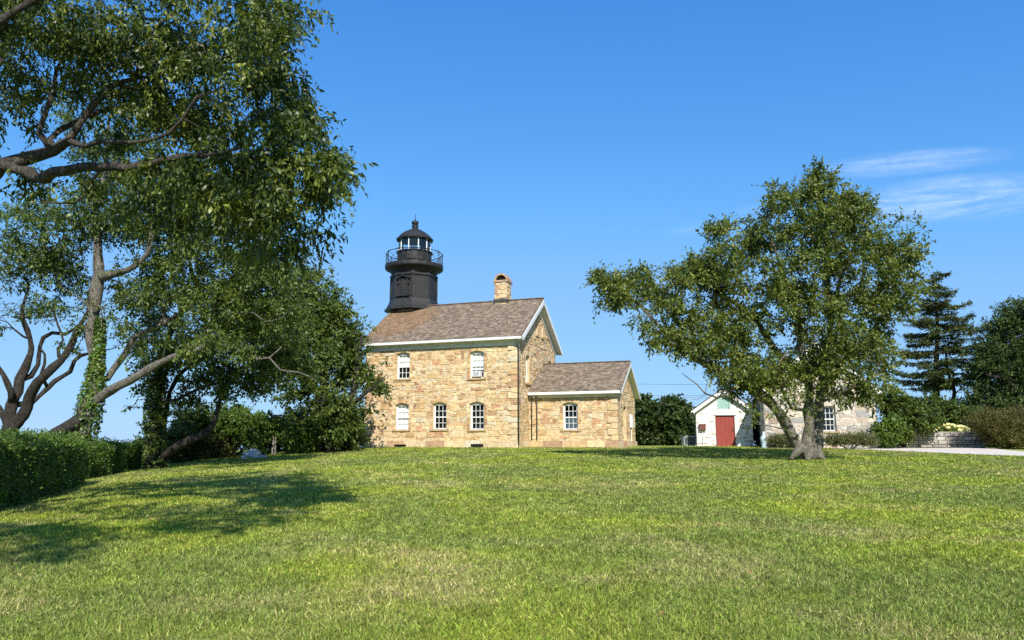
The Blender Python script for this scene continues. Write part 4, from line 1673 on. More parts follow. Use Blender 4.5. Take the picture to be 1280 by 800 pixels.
# small things -------------------------------------------------------
def build_small():
    # condenser unit left of the shed
    p = np.array(at(861, 557, 54.5))
    p[2] = hgt(p[0], p[1])
    root = thing('condenser_unit', p, 'grey metal condenser unit on the grass left of the shed', 'condenser')
    mb = MB()
    w, h, d = .42, .62, .38
    mb.beam(p + Zv * .03, p + Zv * (h + .03), (w, 0, 0), (0, d, 0))
    mb.beam(p + Zv * (h + .03), p + Zv * (h + .07), (w + .02, 0, 0), (0, d + .02, 0))
    c = mb.build('cabinet', M['grey'], root)
    mb = MB()
    for k in range(12):
        z = .1 + k * .042
        mb.beam(p + np.array((-.36, -d - .012, z)), p + np.array((.36, -d - .012, z)), (0, .008, 0), (0, 0, .008))
    mb.build('grille', M['dark'], root)
    # pale ornament at the corner of the stone outbuilding
    p = np.array(at(955.5, 558, 47.9))
    p[2] = hgt(p[0], p[1])
    mb = MB()
    mb.lathe(p, [(.16, 0), (.2, .05), (.14, .12), (.17, .3), (.23, .5), (.21, .66), (.11, .76), (.08, .82), (.10, .90), (.05, 1.0)], 14)
    o = mb.build('garden_ornament', M['paleblue'], None, True, origin=p)
    tag(o, 'pale blue upright garden ornament at the left corner of the stone outbuilding', 'ornament')
    # boulder on the lawn edge
    rng = np.random.default_rng(4)
    for (px, py, r, lab) in ((315, 569.5, .62, 'pale grey boulder lying at the lawn edge below the vines'), (329, 569.5, .26, 'small flat grey stone just right of the pale boulder')):
        g = ground_hit(px, py + 3.2)
        import bmesh
        bm = bmesh.new()
        bmesh.ops.create_icosphere(bm, subdivisions=4, radius=1)
        for v in bm.verts:
            n = np.array(v.co)
            f = 1 + .14 * math.sin(3.1 * n[0] + 1.3) * math.cos(2.7 * n[1]) + .09 * math.sin(7 * n[2] + 4 * n[0]) + rng.normal(0, .008)
            v.co = (n[0] * r * f, n[1] * r * .7 * f, n[2] * r * (.62 if r > .4 else .35) * f)
        me = bpy.data.meshes.new('boulder')
        bm.to_mesh(me)
        bm.free()
        me.materials.append(M['rock'])
        o = link('boulder' if r > .4 else 'flat_stone', me, None, g + Zv * .06)
        tag(o, lab, 'rock')
    # two thin posts by the vines
    for px, lab in ((341.0, 'left one of two thin weathered posts standing under the vine thicket'), (344.2, 'right one of two thin weathered posts standing under the vine thicket')):
        x = at(px, 560, 46.5)
        p = np.array((x[0], 46.5, hgt(x[0], 46.5)))
        mb = MB()
        mb.beam(p - Zv * .2, p + Zv * 1.0, (.045, 0, 0), (0, .045, 0))
        mb.lathe(p, [(.07, 1.0), (.07, 1.04), (.03, 1.09)], 8)
        o = mb.build('post', M['wood'], None, origin=p)
        tag(o, lab, 'post', 'thin posts under the vines')
    # overhead lines behind the house
    for i, (y0, y1, y2, lab) in enumerate(((478.5, 480.5, 481.5, 'topmost of the thin overhead wires behind the house wing'), (492.5, 494.5, 494.0, 'middle one of the thin overhead wires behind the house wing'), (495.5, 497.2, 496.5, 'lowest of the thin overhead wires behind the house wing'))):
        P0, P1, P2 = at(740, y0, 78), at(835, y1, 78), at(985, y2 - 2, 78)
        c = catmull(np.array([P0, P1, P2]), 2.0)
        mb = MB()
        mb.tube(list(c), .016, 4)
        o = mb.build('overhead_wire', M['cable'], None, origin=c[0])
        tag(o, lab, 'wire', 'overhead wires')


build_small()

# ================================================================== HEDGES
def hedge(name, pts, h, w, label, seed, count, pal, size=0.05, group=None, rag=0.03, mat=None):
    """trimmed hedge along ground points pts (front foot line), width w going away from the lawn (to the left)"""
    rng = np.random.default_rng(seed)
    P = catmull(np.array([(*p[:2], 0.0, hh) for p, hh in zip(pts, h)]), 0.5)
    P[:, 2] = height(P[:, 0], P[:, 1])
    T = np.gradient(P[:, :2], axis=0)
    T = T / np.linalg.norm(T, axis=1, keepdims=True)
    Nl = np.stack([-T[:, 1], T[:, 0]], 1)            # to the left of travel (away from the lawn)
    root = thing(name, P[len(P) // 2, :3], label, 'hedge', group)
    n = len(P)
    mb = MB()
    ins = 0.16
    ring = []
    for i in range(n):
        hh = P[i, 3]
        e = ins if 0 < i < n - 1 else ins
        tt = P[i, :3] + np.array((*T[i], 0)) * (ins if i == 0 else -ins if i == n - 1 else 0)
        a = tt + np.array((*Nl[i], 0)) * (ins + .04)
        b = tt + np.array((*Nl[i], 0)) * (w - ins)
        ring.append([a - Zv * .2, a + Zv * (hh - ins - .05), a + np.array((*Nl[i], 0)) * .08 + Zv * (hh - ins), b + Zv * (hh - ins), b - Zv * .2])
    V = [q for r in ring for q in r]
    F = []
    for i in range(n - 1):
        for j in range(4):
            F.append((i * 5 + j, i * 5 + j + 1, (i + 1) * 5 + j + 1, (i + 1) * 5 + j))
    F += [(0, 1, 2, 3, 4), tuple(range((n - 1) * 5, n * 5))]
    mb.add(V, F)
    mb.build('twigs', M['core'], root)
    # leaves over every face
    seglen = np.linalg.norm(np.diff(P[:, :2], axis=0), axis=1)
    cum = np.concatenate(([0], np.cumsum(seglen)))
    Lt = cum[-1]
    hm = P[:, 3].mean()
    areas = np.array([hm * Lt, w * Lt, hm * Lt * .35, w * hm, w * hm])
    which = rng.choice(5, count, p=areas / areas.sum())
    s = rng.random(count) * Lt
    s[which == 3] = 0
    s[which == 4] = Lt
    a = rng.random(count)
    b = rng.random(count)
    xi = np.interp(s, cum, P[:, 0])
    yi = np.interp(s, cum, P[:, 1])
    hi = np.interp(s, cum, P[:, 3])
    nx = np.interp(s, cum, Nl[:, 0])
    ny = np.interp(s, cum, Nl[:, 1])
    tx = np.interp(s, cum, T[:, 0])
    ty = np.interp(s, cum, T[:, 1])
    lump = 0.05 * np.sin(s * 2.3 + seed) + 0.04 * np.sin(s * 5.1 + 3 * b)
    off = np.zeros(count)
    up = np.zeros(count)
    nor = np.zeros((count, 3))
    m = which == 0
    bul = 0.10 * np.sin(np.pi * np.clip(b, 0, 1)) * 0.6
    off[m] = (-bul - lump + .02)[m]
    up[m] = (b * hi)[m]
    nor[m] = np.stack([-nx, -ny, np.full(count, .35)], 1)[m]
    m = which == 1
    off[m] = (a * w)[m]
    up[m] = (hi + lump * .5)[m]
    nor[m] = (0, 0, 1)
    m = which == 2
    off[m] = w
    up[m] = (b * hi)[m]
    nor[m] = np.stack([nx, ny, np.full(count, .3)], 1)[m]
    for kk, sg in ((3, -1), (4, 1)):
        m = which == kk
        off[m] = (a * w)[m]
        up[m] = (b * hi)[m]
        nor[m] = np.stack([tx * sg, ty * sg, np.full(count, .35)], 1)[m]
    depth = np.abs(rng.normal(0, rag * 1.3, count))
    rad = .22
    m = which == 0
    off[m] += (rad * np.clip(1 - (hi - up) / rad, 0, 1) ** 2)[m] + .05 * np.sin(s * 1.3 + up * 3.1 + seed)[m]
    m = which == 1
    up[m] -= (rad * np.clip(1 - off / rad, 0, 1) ** 2)[m]
    endd = np.minimum(s, Lt - s)
    m = which <= 1
    shrink = (.35 * np.clip(1 - endd / .35, 0, 1) ** 2)
    off[m & (which == 0)] += shrink[m & (which == 0)]
    up[which == 1] -= .4 * shrink[which == 1]
    pos = np.stack([xi + nx * off, yi + ny * off, height(xi, yi) + up], 1)
    nor = nrm(nor)
    pos = pos - nor * (depth - .03)[:, None]
    # shoots sticking out along the top
    sh = (which == 1) & (rng.random(count) < .12)
    pos[sh, 2] += rng.random(sh.sum()) ** 2 * 0.22
    sh = (which == 0) & (rng.random(count) < .06)
    pos[sh] += nor[sh] * (rng.random((sh.sum(), 1)) ** 2 * .16)
    ax = nrm(nor * .7 + rng.normal(0, .7, (count, 3)) + np.array((0, 0, .25)))
    no = nrm(nor * .8 + rng.normal(0, .7, (count, 3)))
    sz = size * (.6 + .8 * rng.random(count))
    grp = ((np.floor(s * 3) * 7 + np.floor(up * 4) + which * 3).astype(int)) % 997
    leaf_mesh('foliage', pos, ax, no, sz, .6, leaf_cols(count, pal, grp, rng, .25), mat or M['hleaf'], root)


HED = [(0.04, 0.08, 0.013), (0.07, 0.13, 0.019), (0.115, 0.195, 0.027), (0.17, 0.25, 0.038)]


def top_h(g, py):
    """hedge height so that its top shows at row py above ground point g"""
    return at(0, py, g[1])[2] - g[2]


g1 = [ground_hit(-260, 700), ground_hit(-60, 653), ground_hit(30, 630), ground_hit(70, 617), ground_hit(103, 606)]
hh = top_h(g1[2], 549)
hedge('trimmed_hedge', g1, [hh, hh, hh, hh * 1.0, hh * 1.0], 1.5, 'nearest and longest trimmed green hedge at the left edge of the lawn', 1, 62000, HED, .062, 'trimmed hedges along the lawn')
g2 = [ground_hit(100, 601), ground_hit(128, 596), ground_hit(153, 590)]
h2 = [top_h(g, 554.5) for g in g2]
hedge('trimmed_hedge', g2, h2, 1.3, 'middle trimmed green hedge between the long hedge and the shaded far hedge', 2, 22000, HED, .068, 'trimmed hedges along the lawn')
g3 = [ground_hit(160, 587.8), ground_hit(174, 586), ground_hit(187, 583)]
h3 = [top_h(g, 556) for g in g3]
hedge('trimmed_hedge', g3, h3, 1.3, 'farthest small trimmed hedge beside the ivy-covered dark trunk', 3, 14000, HED, .075, 'trimmed hedges along the lawn')
g4 = [ground_hit(212, 580), ground_hit(245, 576), ground_hit(288, 571.5)]
h4 = [top_h(g, 545) for g in g4]
hedge('rough_hedge', g4, h4, 1.2, 'rough brownish untrimmed hedge behind the sweeping dark limb', 4, 12000,
      [(0.05, 0.05, 0.016), (0.085, 0.08, 0.025), (0.07, 0.10, 0.02), (0.13, 0.11, 0.035)], .13, rag=.12)

# ================================================================== TREES
LG = 'broadleaf trees along the bluff'


def ivy(parent, pts, rads, n, seed, size=.09, pal=BRIGHT):
    """ivy leaves clothing a trunk: pts world points, rads radii"""
    rng = np.random.default_rng(seed)
    C = catmull(np.column_stack([pts, rads]), .15)
    i = rng.integers(0, len(C), n)
    d = nrm(rng.normal(0, 1, (n, 3)) * np.array((1, 1, .3)))
    pos = C[i, :3] + d * (C[i, 3:4] * (1.02 + .22 * rng.random((n, 1)))) + rng.normal(0, .05, (n, 3)) * np.array((.3, .3, 1))
    ax = nrm(rng.normal(0, .6, (n, 3)) + np.array((0, 0, -.7)))
    no = nrm(d + rng.normal(0, .4, (n, 3)))
    leaf_mesh('ivy', pos, ax, no, size * (.6 + .7 * rng.random(n)), .9, leaf_cols(n, pal, i // 3, rng), M['leaf'], parent)


def lawn_tree():
    d = 33.0
    b = base_of(1009, d)
    limbs = [
        pl(d, (1010, 574, .44), (1010, 566, .33), (1010, 550, .27), (1010, 515, .25), (1009, 480, .21), (1004, 430, .17), (992, 380, .15), (978, 330, .10), (962, 292, .05)),
        pl(d, (1003, 573, .34, -.2), (999, 561, .27, -.3), (988, 540, .26, -.5), (968, 513, .24, -.7), (948, 491, .22, -.9), (925, 475, .19, -1.2), (898, 463, .16, -1.5), (872, 448, .15, -1.6), (845, 425, .11, -1.4), (810, 392, .07, -1), (768, 360, .03, -.6)),
        pl(d, (1018, 573, .36, .1), (1021, 558, .29, .15), (1026, 510, .25, .4), (1030, 460, .20, .8), (1033, 415, .16, 1), (1034, 355, .14, 1), (1030, 290, .08, .6), (1026, 232, .03, .3)),
        pl(d, (1029, 490, .2, .5), (1050, 456, .16, .8), (1080, 425, .12, 1.2), (1108, 385, .08, 1.2), (1124, 340, .03, 1)),
        pl(d, (1009, 485, .2), (984, 445, .17, .6), (945, 405, .13, 1.2), (905, 372, .09, 1.8), (868, 342, .05, 2)),
        pl(d, (1010, 522, .07, -.2), (1030, 502, .06, -.9), (1062, 486, .045, -1.6), (1090, 470, .04, -2)),
        pl(d, (1003, 548, .06, -.4), (990, 538, .045, -.9), (965, 531, .03, -1.3), (938, 529, .015, -1.5)),
        pl(d, (1033, 400, .14, 1), (1055, 350, .1, .4), (1072, 300, .06, 0), (1085, 265, .02, 0)),
        pl(d, (1001, 562, .2, -.25), (996, 569, .17, -.4), (988, 574, .1, -.6)),
        pl(d, (1008, 562, .2, -.3), (1008, 570, .17, -.55), (1010, 576, .1, -.8)),
        pl(d, (1020, 561, .2, .1), (1025, 569, .16, 0), (1032, 575, .09, -.1)),
        pl(d, (938, 481, .06, -1.1), (915, 490, .05, -1.5), (897, 498, .045, -1.7), (880, 491, .036, -1.8), (868, 478, .03, -1.8), (858, 470, .024, -1.8), (852, 466, .012, -1.8)),
        pl(d, (878, 489, .02, -1.8), (884, 478, .015, -1.8), (876, 466, .008, -1.9)),
        pl(d, (888, 496, .02, -1.8), (873, 499, .014, -1.9), (862, 499, .006, -1.9)),
        pl(d, (895, 497, .02, -1.8), (897, 482, .014, -1.8), (890, 470, .006, -1.9)),
        pl(d, (1000, 520, .09, -.3), (985, 500, .07, -1), (972, 470, .05, -1.2), (985, 440, .03, -1.4)),
    ]
    B = [(765, 352, d, 30, 14, 1.0, 16), (752, 346, d, 18, 10, .7, 8), (795, 372, d - .6, 42, 26, 1.5, 30), (800, 345, d - .3, 30, 14, 1.2, 14), (835, 405, d - 1, 50, 26, 1.8, 34), (845, 360, d, 40, 36, 2.0, 34),
         (880, 325, d, 32, 36, 2.0, 34), (893, 284, d, 18, 18, 1.0, 12), (905, 345, d, 45, 45, 3, 44), (948, 290, d, 36, 34, 2.4, 34), (975, 255, d, 30, 24, 1.6, 20), (985, 300, d, 50, 50, 3.2, 50),
         (1022, 236, d, 18, 30, 1.2, 18), (1035, 262, d, 34, 30, 2, 28), (1072, 268, d, 26, 18, 1.5, 18), (1060, 305, d, 50, 46, 3, 48), (1100, 300, d, 32, 30, 2, 26), (1114, 332, d, 24, 28, 1.6, 22), (1021, 214, d, 9, 10, .6, 9), (1000, 238, d, 14, 12, .8, 8), (1056, 240, d, 10, 9, .7, 6),
         (1134, 326, d, 11, 9, .8, 7), (1106, 380, d, 24, 32, 2, 24), (1085, 372, d, 50, 50, 3.2, 48), (1030, 345, d, 60, 55, 3.4, 56), (960, 360, d, 60, 50, 3.4, 54), (900, 405, d, 50, 30, 2.4, 34),
         (945, 435, d, 50, 32, 2.8, 38), (1010, 410, d, 60, 42, 3.2, 46), (1060, 430, d, 42, 34, 2.8, 36), (1096, 432, d, 20, 28, 1.6, 14), (985, 470, d - 1, 40, 26, 1.6, 24), (938, 470, d - 1, 34, 18, 1.4, 18),
         (1062, 482, d - 1, 36, 28, 1.6, 24), (1080, 492, d - 1.4, 20, 12, 1, 6), (1040, 455, d - 1, 30, 26, 1.5, 18), (935, 484, d - 1.2, 22, 9, .8, 5), (965, 500, d - 1.6, 22, 18, .8, 8), (1082, 458, d - .8, 22, 24, 1.2, 12), (850, 428, d - 1.8, 32, 16, 1.2, 16), (880, 448, d - 1.9, 34, 16, 1.2, 16), (915, 462, d - 1.7, 36, 18, 1.2, 16), (945, 472, d - 1.5, 24, 12, 1, 9)]
    root, tr, cr, A = tree('broadleaf_tree', 'spreading lone tree in the open lawn in front of the outbuildings', 'tree', b, limbs, B, M['bark_grey'], OLIVES, seed=21, clump=.36, dens=2.5, bare=.2, rscale=.86, seg=.4,
                           twigs=5, per=11, L=.5, size=.135, width=.55, droop=.2, ldroop=.3, spread=1.0, tip=.010)
    # bare dead branch under the left side of the crown
    return root


lawn_tree()


def near_tree():
    d = 12.0
    b = base_of(-255, d)
    b0 = np.array((*b, .42))
    f = lambda *p: pl(d, *p)
    first = np.vstack([b0, (*(b + np.array((.15, 0, 1.5))), .34), (*(b + np.array((.5, 0, 2.9))), .29), f((-120, 290, .22), (-50, 240, .17), (0, 214, .145), (40, 197, .125), (80, 177, .105), (100, 155, .085), (120, 131, .07), (142, 108, .055), (166, 99, .045), (190, 95, .03))])
    limbs = [first,
             f((52, 190, .075), (54, 168, .065), (58, 148, .055), (68, 122, .045), (74, 92, .035), (90, 66, .02, .3)),
             f((62, 182, .06), (78, 160, .055, .4), (105, 146, .05, .8), (130, 140, .045, 1), (188, 139, .035, 1.2), (205, 147, .02, 1.2)),
             f((82, 179, .06), (108, 184, .05, -.3), (128, 177, .045, -.5), (165, 176, .04, -.6), (212, 169, .035, -.8), (230, 152, .03, -.9), (246, 124, .02, -1), (256, 118, .015, -1)),
             f((246, 126, .02, -1), (275, 130, .014, -1.1), (300, 142, .011, -1.1), (338, 150, .006, -1.1)),
             f((236, 148, .016, -1), (250, 162, .012, -1.1), (262, 175, .008, -1.1), (270, 186, .005, -1.1)),
             f((10, 212, .13), (36, 213, .11, -.2), (60, 218, .10, -.5), (110, 208, .09, -1), (170, 203, .075, -1.4), (200, 201, .06, -1.6), (235, 194, .045, -1.8), (300, 184, .025, -2)),
             f((195, 202, .06, -1.6), (214, 226, .05, -1.4), (235, 241, .035, -1.2), (290, 255, .02, -1)),
             f((117, 209, .03, -1), (118, 226, .028, -1), (107, 230, .025, -1), (105, 245, .022, -1), (92, 253, .018, -1), (60, 248, .012, -1), (45, 251, .008, -1)),
             f((-60, 245, .13), (-20, 120, .1, 1), (40, 10, .08, 1.6), (120, -60, .05, 1.6), (220, -80, .03, 1)),
             f((-100, 270, .13), (-60, 120, .1, -1), (0, 20, .07, -1.6), (80, -40, .04, -1.8))]
    B = []
    for (px, py, rx, ry, n) in ((335, 15, 45, 40, 22), (300, -10, 50, 40, 22), (338, 70, 36, 38, 22), (362, 92, 24, 26, 10), (352, 130, 36, 34, 22), (385, 150, 22, 22, 9), (385, 190, 34, 28, 18), (412, 212, 20, 22, 9), (430, 222, 12, 14, 4),
                                 (398, 240, 26, 24, 12), (358, 262, 32, 28, 16), (345, 292, 26, 16, 9), (310, 200, 50, 46, 34), (280, 120, 55, 46, 34), (255, 50, 52, 46, 32), (190, 55, 52, 44, 34), (125, 50, 52, 44, 32), (60, 45, 48, 40, 26),
                                 (15, 30, 36, 40, 18), (14, 92, 30, 30, 12), (12, 138, 22, 18, 6), (75, 110, 45, 30, 12), (150, 120, 52, 36, 22), (215, 160, 52, 40, 28), (255, 235, 52, 36, 28), (305, 255, 46, 34, 24), (200, 240, 46, 28, 18),
                                 (140, 160, 40, 20, 6), (130, 235, 46, 22, 10), (60, 240, 36, 16, 6), (290, 290, 40, 18, 12), (230, 285, 40, 16, 8)):
        near = -1.2 if px > 300 else 0
        if px < 250 and py > 70:
            near = .9
        B.append((px, py, d + near, rx, ry, 1.5 if near <= 0 else 1.1, n))
    for (px, py, rx, ry, n) in ((100, -70, 80, 60, 26), (210, -70, 80, 60, 26), (300, -70, 50, 50, 16), (-30, -60, 80, 70, 22), (-110, 60, 60, 90, 18), (160, -170, 120, 60, 20), (20, -170, 100, 60, 16)):
        B.append((px, py, d, rx, ry, 2.2, n))
    for (px, py, dd, rx, ry, n) in ((130, -165, 5.9, 200, 90, 26), (-70, -130, 6.6, 170, 90, 22), (240, -135, 7.6, 130, 70, 20), (40, -140, 8.3, 170, 70, 26), (-160, 20, 8.5, 120, 110, 24), (-200, 120, 9.5, 110, 100, 22), (310, -120, 9.4, 90, 60, 14)):
        B.append((px, py, dd, rx, ry, .9, n))
    for (x, y, z, n) in ((-4.4, 2.0, 6.7, 18), (-5.6, 3.8, 6.9, 22), (-3.5, 4.3, 6.7, 18), (-6.6, 2.4, 6.6, 16), (-7.2, 5.2, 6.4, 18), (-5.4, .6, 6.8, 16), (-4.9, 3.0, 7.0, 18), (-6.2, 4.6, 6.7, 16), (-3.0, 5.6, 7.4, 14), (-4.2, 6.2, 7.4, 14)):
        B.append((x, y, z, .95, .8, .5, n, 'm'))
    NG = [(0.022, 0.042, 0.010), (0.045, 0.076, 0.013), (0.125, 0.165, 0.023), (0.26, 0.28, 0.055)]
    tree('broadleaf_tree', 'overhanging tree whose bare limbs reach in from the upper left corner', 'tree', b, limbs, B, M['bark_dark2'], NG, group=LG, seed=31, clump=.26, dens=1.9, bare=.12, rscale=.82, seg=.22, tmpl=LEAF6,
         twigs=6, per=13, L=.38, size=.092, width=.34, droop=.6, ldroop=.65, spread=1.1, tip=.0045)


near_tree()


def ivy_tree():
    d = 30.5
    b = base_of(88, d)
    limbs = [
        np.vstack([np.array((*b, .6)), pl(d, (100, 545, .48), (110, 515, .43), (117, 480, .36), (119, 420, .28), (121, 365, .28), (124, 345, .30), (127, 310, .21), (128, 265, .17), (134, 200, .12), (140, 140, .05))]),
        pl(d, (124, 348, .24), (150, 336, .19, -.4), (172, 320, .16, -.8), (190, 296, .12, -1), (200, 262, .08, -1), (215, 225, .04, -1)),
        pl(d, (118, 505, .26), (138, 489, .22, -.5), (165, 474, .205, -1), (200, 455, .185, -1.5), (230, 438, .15, -2), (262, 431, .115, -2.2), (292, 437, .09, -2.4), (322, 449, .085, -2.4), (338, 446, .05, -2.4), (352, 434, .03, -2.4)),
        pl(d, (338, 446, .05, -2.4), (352, 462, .045, -2.4), (375, 465, .035, -2.4), (398, 477, .015, -2.4)),
        pl(d, (121, 478, .2), (138, 458, .17, .3), (155, 440, .16, .4), (162, 424, .14, .5), (185, 412, .12, .6), (212, 398, .12, .8), (238, 381, .13, .8), (246, 355, .11, .8), (236, 325, .08, .9), (230, 290, .04, 1)),
        pl(d, (246, 378, .07, .8), (275, 375, .06, .3), (305, 372, .05, 0), (322, 362, .035, 0), (335, 360, .012, 0)),
        pl(d, (252, 393, .06, -.5), (285, 394, .05, -.8), (312, 391, .045, -1), (330, 402, .03, -1), (355, 395, .025, -1), (375, 378, .012, -1)),
        pl(d, (118, 395, .05), (108, 380, .04, -.3), (92, 368, .025, -.4), (78, 360, .012, -.4)),
        pl(d, (122, 425, .05, -.1), (126, 395, .03, -.4), (125, 360, .02, -.5)),
    ]
    B = []
    for (px, py, rx, ry, rd, n) in ((130, 170, 60, 40, 2, 30), (60, 275, 50, 32, 2, 28), (30, 310, 34, 26, 1.6, 14), (110, 260, 50, 40, 2.2, 34), (165, 270, 45, 40, 2.2, 30), (215, 240, 55, 45, 2.2, 34), (205, 310, 52, 42, 2.4, 38), (255, 320, 50, 42, 2.4, 36),
                                     (305, 330, 45, 36, 2.2, 28), (335, 345, 40, 32, 2, 22), (330, 385, 40, 34, 2, 24), (275, 365, 45, 36, 2.2, 28), (215, 360, 44, 28, 2, 24), (170, 370, 34, 30, 2, 18), (60, 335, 40, 26, 1.8, 16), (180, 420, 30, 22, 1.6, 10),  (345, 360, 44, 34, 1.8, 18), (300, 375, 50, 40, 2.0, 20), (250, 290, 50, 36, 2, 20),
                                     (250, 415, 40, 20, 1.8, 14), (300, 415, 46, 24, 2, 18), (365, 400, 26, 26, 1.4, 10), (85, 310, 30, 22, 1.5, 12), (350, 320, 20, 14, 1, 6), (160, 200, 60, 40, 2, 24)):
        B.append((px, py, d + .3, rx, ry, rd, n))
    B += [(262, 424, d - 2.8, 22, 12, .6, 9), (236, 444, d - 2.6, 12, 7, .4, 3), (300, 432, d - 3, 14, 8, .5, 3)]
    root, tr, cr, A = tree('broadleaf_tree', 'tall pale trunk climbed by ivy rising behind the long trimmed hedge', 'tree', b, limbs, B, M['bark_brown'], GREENS, group=LG, seed=41, clump=.42, dens=3.0, bare=.2, rscale=.76, seg=.35,
                           twigs=5, per=11, L=.52, size=.13, width=.5, droop=.35, ldroop=.5, tip=.008)
    P = np.array([at(x, y, d - .05) for x, y in ((96, 555), (103, 537), (111, 515), (116, 490), (120, 465), (123, 435), (125, 400))])
    ivy(root, P, np.array((.54, .48, .43, .36, .29, .2, .15)), 3600, 5, .11)
    mb = MB()
    c = pl(d, (112, 520, .26), (96, 527, .24, -.4), (80, 536, .22, -.7), (60, 547, .2, -.9), (45, 560, .18, -1.0))
    c = catmull(c, .3)
    mb.tube(list(c[:, :3]), list(c[:, 3]), 10)
    mb.build('low_limb', M['bark_dark'], root, True)


ivy_tree()


def multistem_tree():
    d = 31.0
    b = base_of(14, d)
    limbs = [
        np.vstack([np.array((*b, .55)), pl(d, (14, 545, 0.328), (17, 520, 0.234), (22, 490, 0.187), (23, 475, 0.164), (30, 462, 0.148), (37, 445, 0.117), (35, 415, 0.094), (33, 390, 0.070), (36, 360, 0.039))]),
        pl(d, (13, 545, 0.234), (24, 520, 0.203, -.3), (42, 492, 0.187, -.5), (60, 472, 0.164, -.6), (76, 453, 0.140, -.6), (88, 432, 0.125, -.6), (97, 412, 0.094, -.6), (108, 390, 0.062, -.6), (112, 360, 0.031, -.6)),
        pl(d, (30, 505, 0.109, .4), (48, 490, 0.101, .6), (66, 477, 0.094, .8), (86, 466, 0.086, 1), (92, 452, 0.078, 1), (100, 446, 0.070, 1), (115, 442, 0.047, 1), (140, 436, 0.023, 1)),
        pl(d, (24, 474, 0.109), (38, 470, 0.109, .3), (44, 455, 0.101, .4), (44, 432, 0.094, .5), (50, 421, 0.086, .5), (62, 415, 0.078, .5), (80, 415, 0.062, .5), (98, 404, 0.047, .5), (112, 396, 0.023, .5)),
        pl(d, (18, 505, 0.125, -.4), (10, 490, 0.109, -.6), (3, 470, 0.094, -.8), (-4, 458, 0.078, -.9), (-20, 440, 0.055, -1)),
        pl(d, (10, 540, 0.172, .5), (8, 520, 0.140, .7), (0, 505, 0.117, .8), (-14, 494, 0.094, 1), (-40, 470, 0.062, 1)),
        pl(d, (76, 454, 0.062, -.6), (73, 437, 0.058, -.4), (80, 425, 0.047, -.3), (75, 405, 0.039, -.2), (68, 380, 0.023, -.1)),
        pl(d, (50, 482, 0.062, .2), (50, 465, 0.058, .3), (54, 450, 0.055, .4), (54, 440, 0.047, .4), (48, 432, 0.031, .4)),
        pl(d, (35, 425, 0.047), (25, 418, 0.039, .3), (12, 405, 0.023, .5), (2, 396, 0.012, .6)),
    ]
    B = []
    for (px, py, rx, ry, rd, n) in ((5, 290, 34, 24, 1.6, 16), (0, 340, 30, 30, 1.6, 18), (40, 345, 34, 28, 1.8, 20), (75, 345, 36, 28, 1.8, 20), (25, 385, 34, 18, 1.5, 12), (62, 385, 34, 20, 1.5, 14), (100, 370, 26, 26, 1.5, 14), (108, 415, 18, 14, 1, 8),
                                     (100, 436, 14, 6, .7, 4), (15, 320, 30, 20, 1.5, 12), (-30, 400, 30, 30, 1.6, 12), (-50, 330, 40, 50, 2, 20), (140, 400, 24, 22, 1.4, 9), (2, 405, 14, 8, .8, 3)):
        B.append((px, py, d, rx, ry, rd, n))
    tree('broadleaf_tree', 'leaning cluster of dark bare stems at the far left behind the hedge', 'tree', b, limbs, B, M['bark_dark'], GREENS, group=LG, seed=51, clump=.36, dens=2.0, bare=.15, seg=.3,
         twigs=4, per=8, L=.42, size=.12, width=.5, droop=.3, ldroop=.4, tip=.008)


multistem_tree()


def sweeping_tree():
    d = 36.5
    b = base_of(196, d)
    limbs = [
        np.vstack([np.array((*b, .5)), pl(d, (195, 570, .42), (194, 545, .34), (194, 515, .28), (198, 485, .24), (204, 450, .18), (214, 415, .13), (225, 380, .08), (235, 350, .04))]),
        pl(d, (198, 580, .28), (208, 571, .26, -.3), (222, 559, .24, -.6), (240, 550, .22, -.9), (256, 543, .2, -1), (267, 530, .17, -1), (272, 512, .14, -1), (276, 495, .1, -1), (290, 470, .05, -1)),
        pl(d, (200, 565, .2, .3), (206, 540, .18, .5), (212, 515, .16, .7), (213, 490, .14, .8), (228, 465, .12, .8), (250, 448, .1, .8), (285, 440, .06, .8), (330, 440, .03, .8)),
        pl(d, (202, 505, .12, -.4), (222, 500, .1, -.7), (245, 487, .08, -1), (270, 478, .06, -1.2), (310, 480, .04, -1.2), (330, 492, .02, -1.2)),
    ]
    B = []
    for (px, py, rx, ry, rd, n) in ((205, 445, 36, 28, 2, 22), (200, 400, 34, 34, 2, 20), (245, 440, 44, 32, 2.4, 28), (295, 450, 46, 32, 2.4, 28), (340, 455, 34, 30, 2, 18), (300, 400, 55, 40, 2.6, 32), (350, 410, 40, 40, 2.2, 22), (255, 480, 36, 16, 1.8, 12),
                                     (305, 485, 34, 12, 1.6, 10), (190, 478, 18, 24, 1.2, 10), (232, 505, 22, 14, 1, 6), (380, 450, 26, 34, 1.6, 14), (185, 520, 9, 24, .6, 6)):
        B.append((px, py, d, rx, ry, rd, n))
    root, tr, cr, A = tree('broadleaf_tree', 'dark ivy-wrapped tree with one thick limb sweeping low to the right', 'tree', b, limbs, B, M['bark_dark'], GREENS, group=LG, seed=61, clump=.45, dens=3.4, bare=.1, rscale=.75, seg=.4,
                           twigs=5, per=9, L=.55, size=.15, width=.55, droop=.3, ldroop=.4, tip=.009)
    P = np.array([at(x, y, d - .05) for x, y in ((194, 580), (194, 550), (193, 520), (196, 490), (200, 465))])
    ivy(root, P, np.array((.5, .42, .38, .34, .28)), 2600, 6, .13, GREENS)


sweeping_tree()


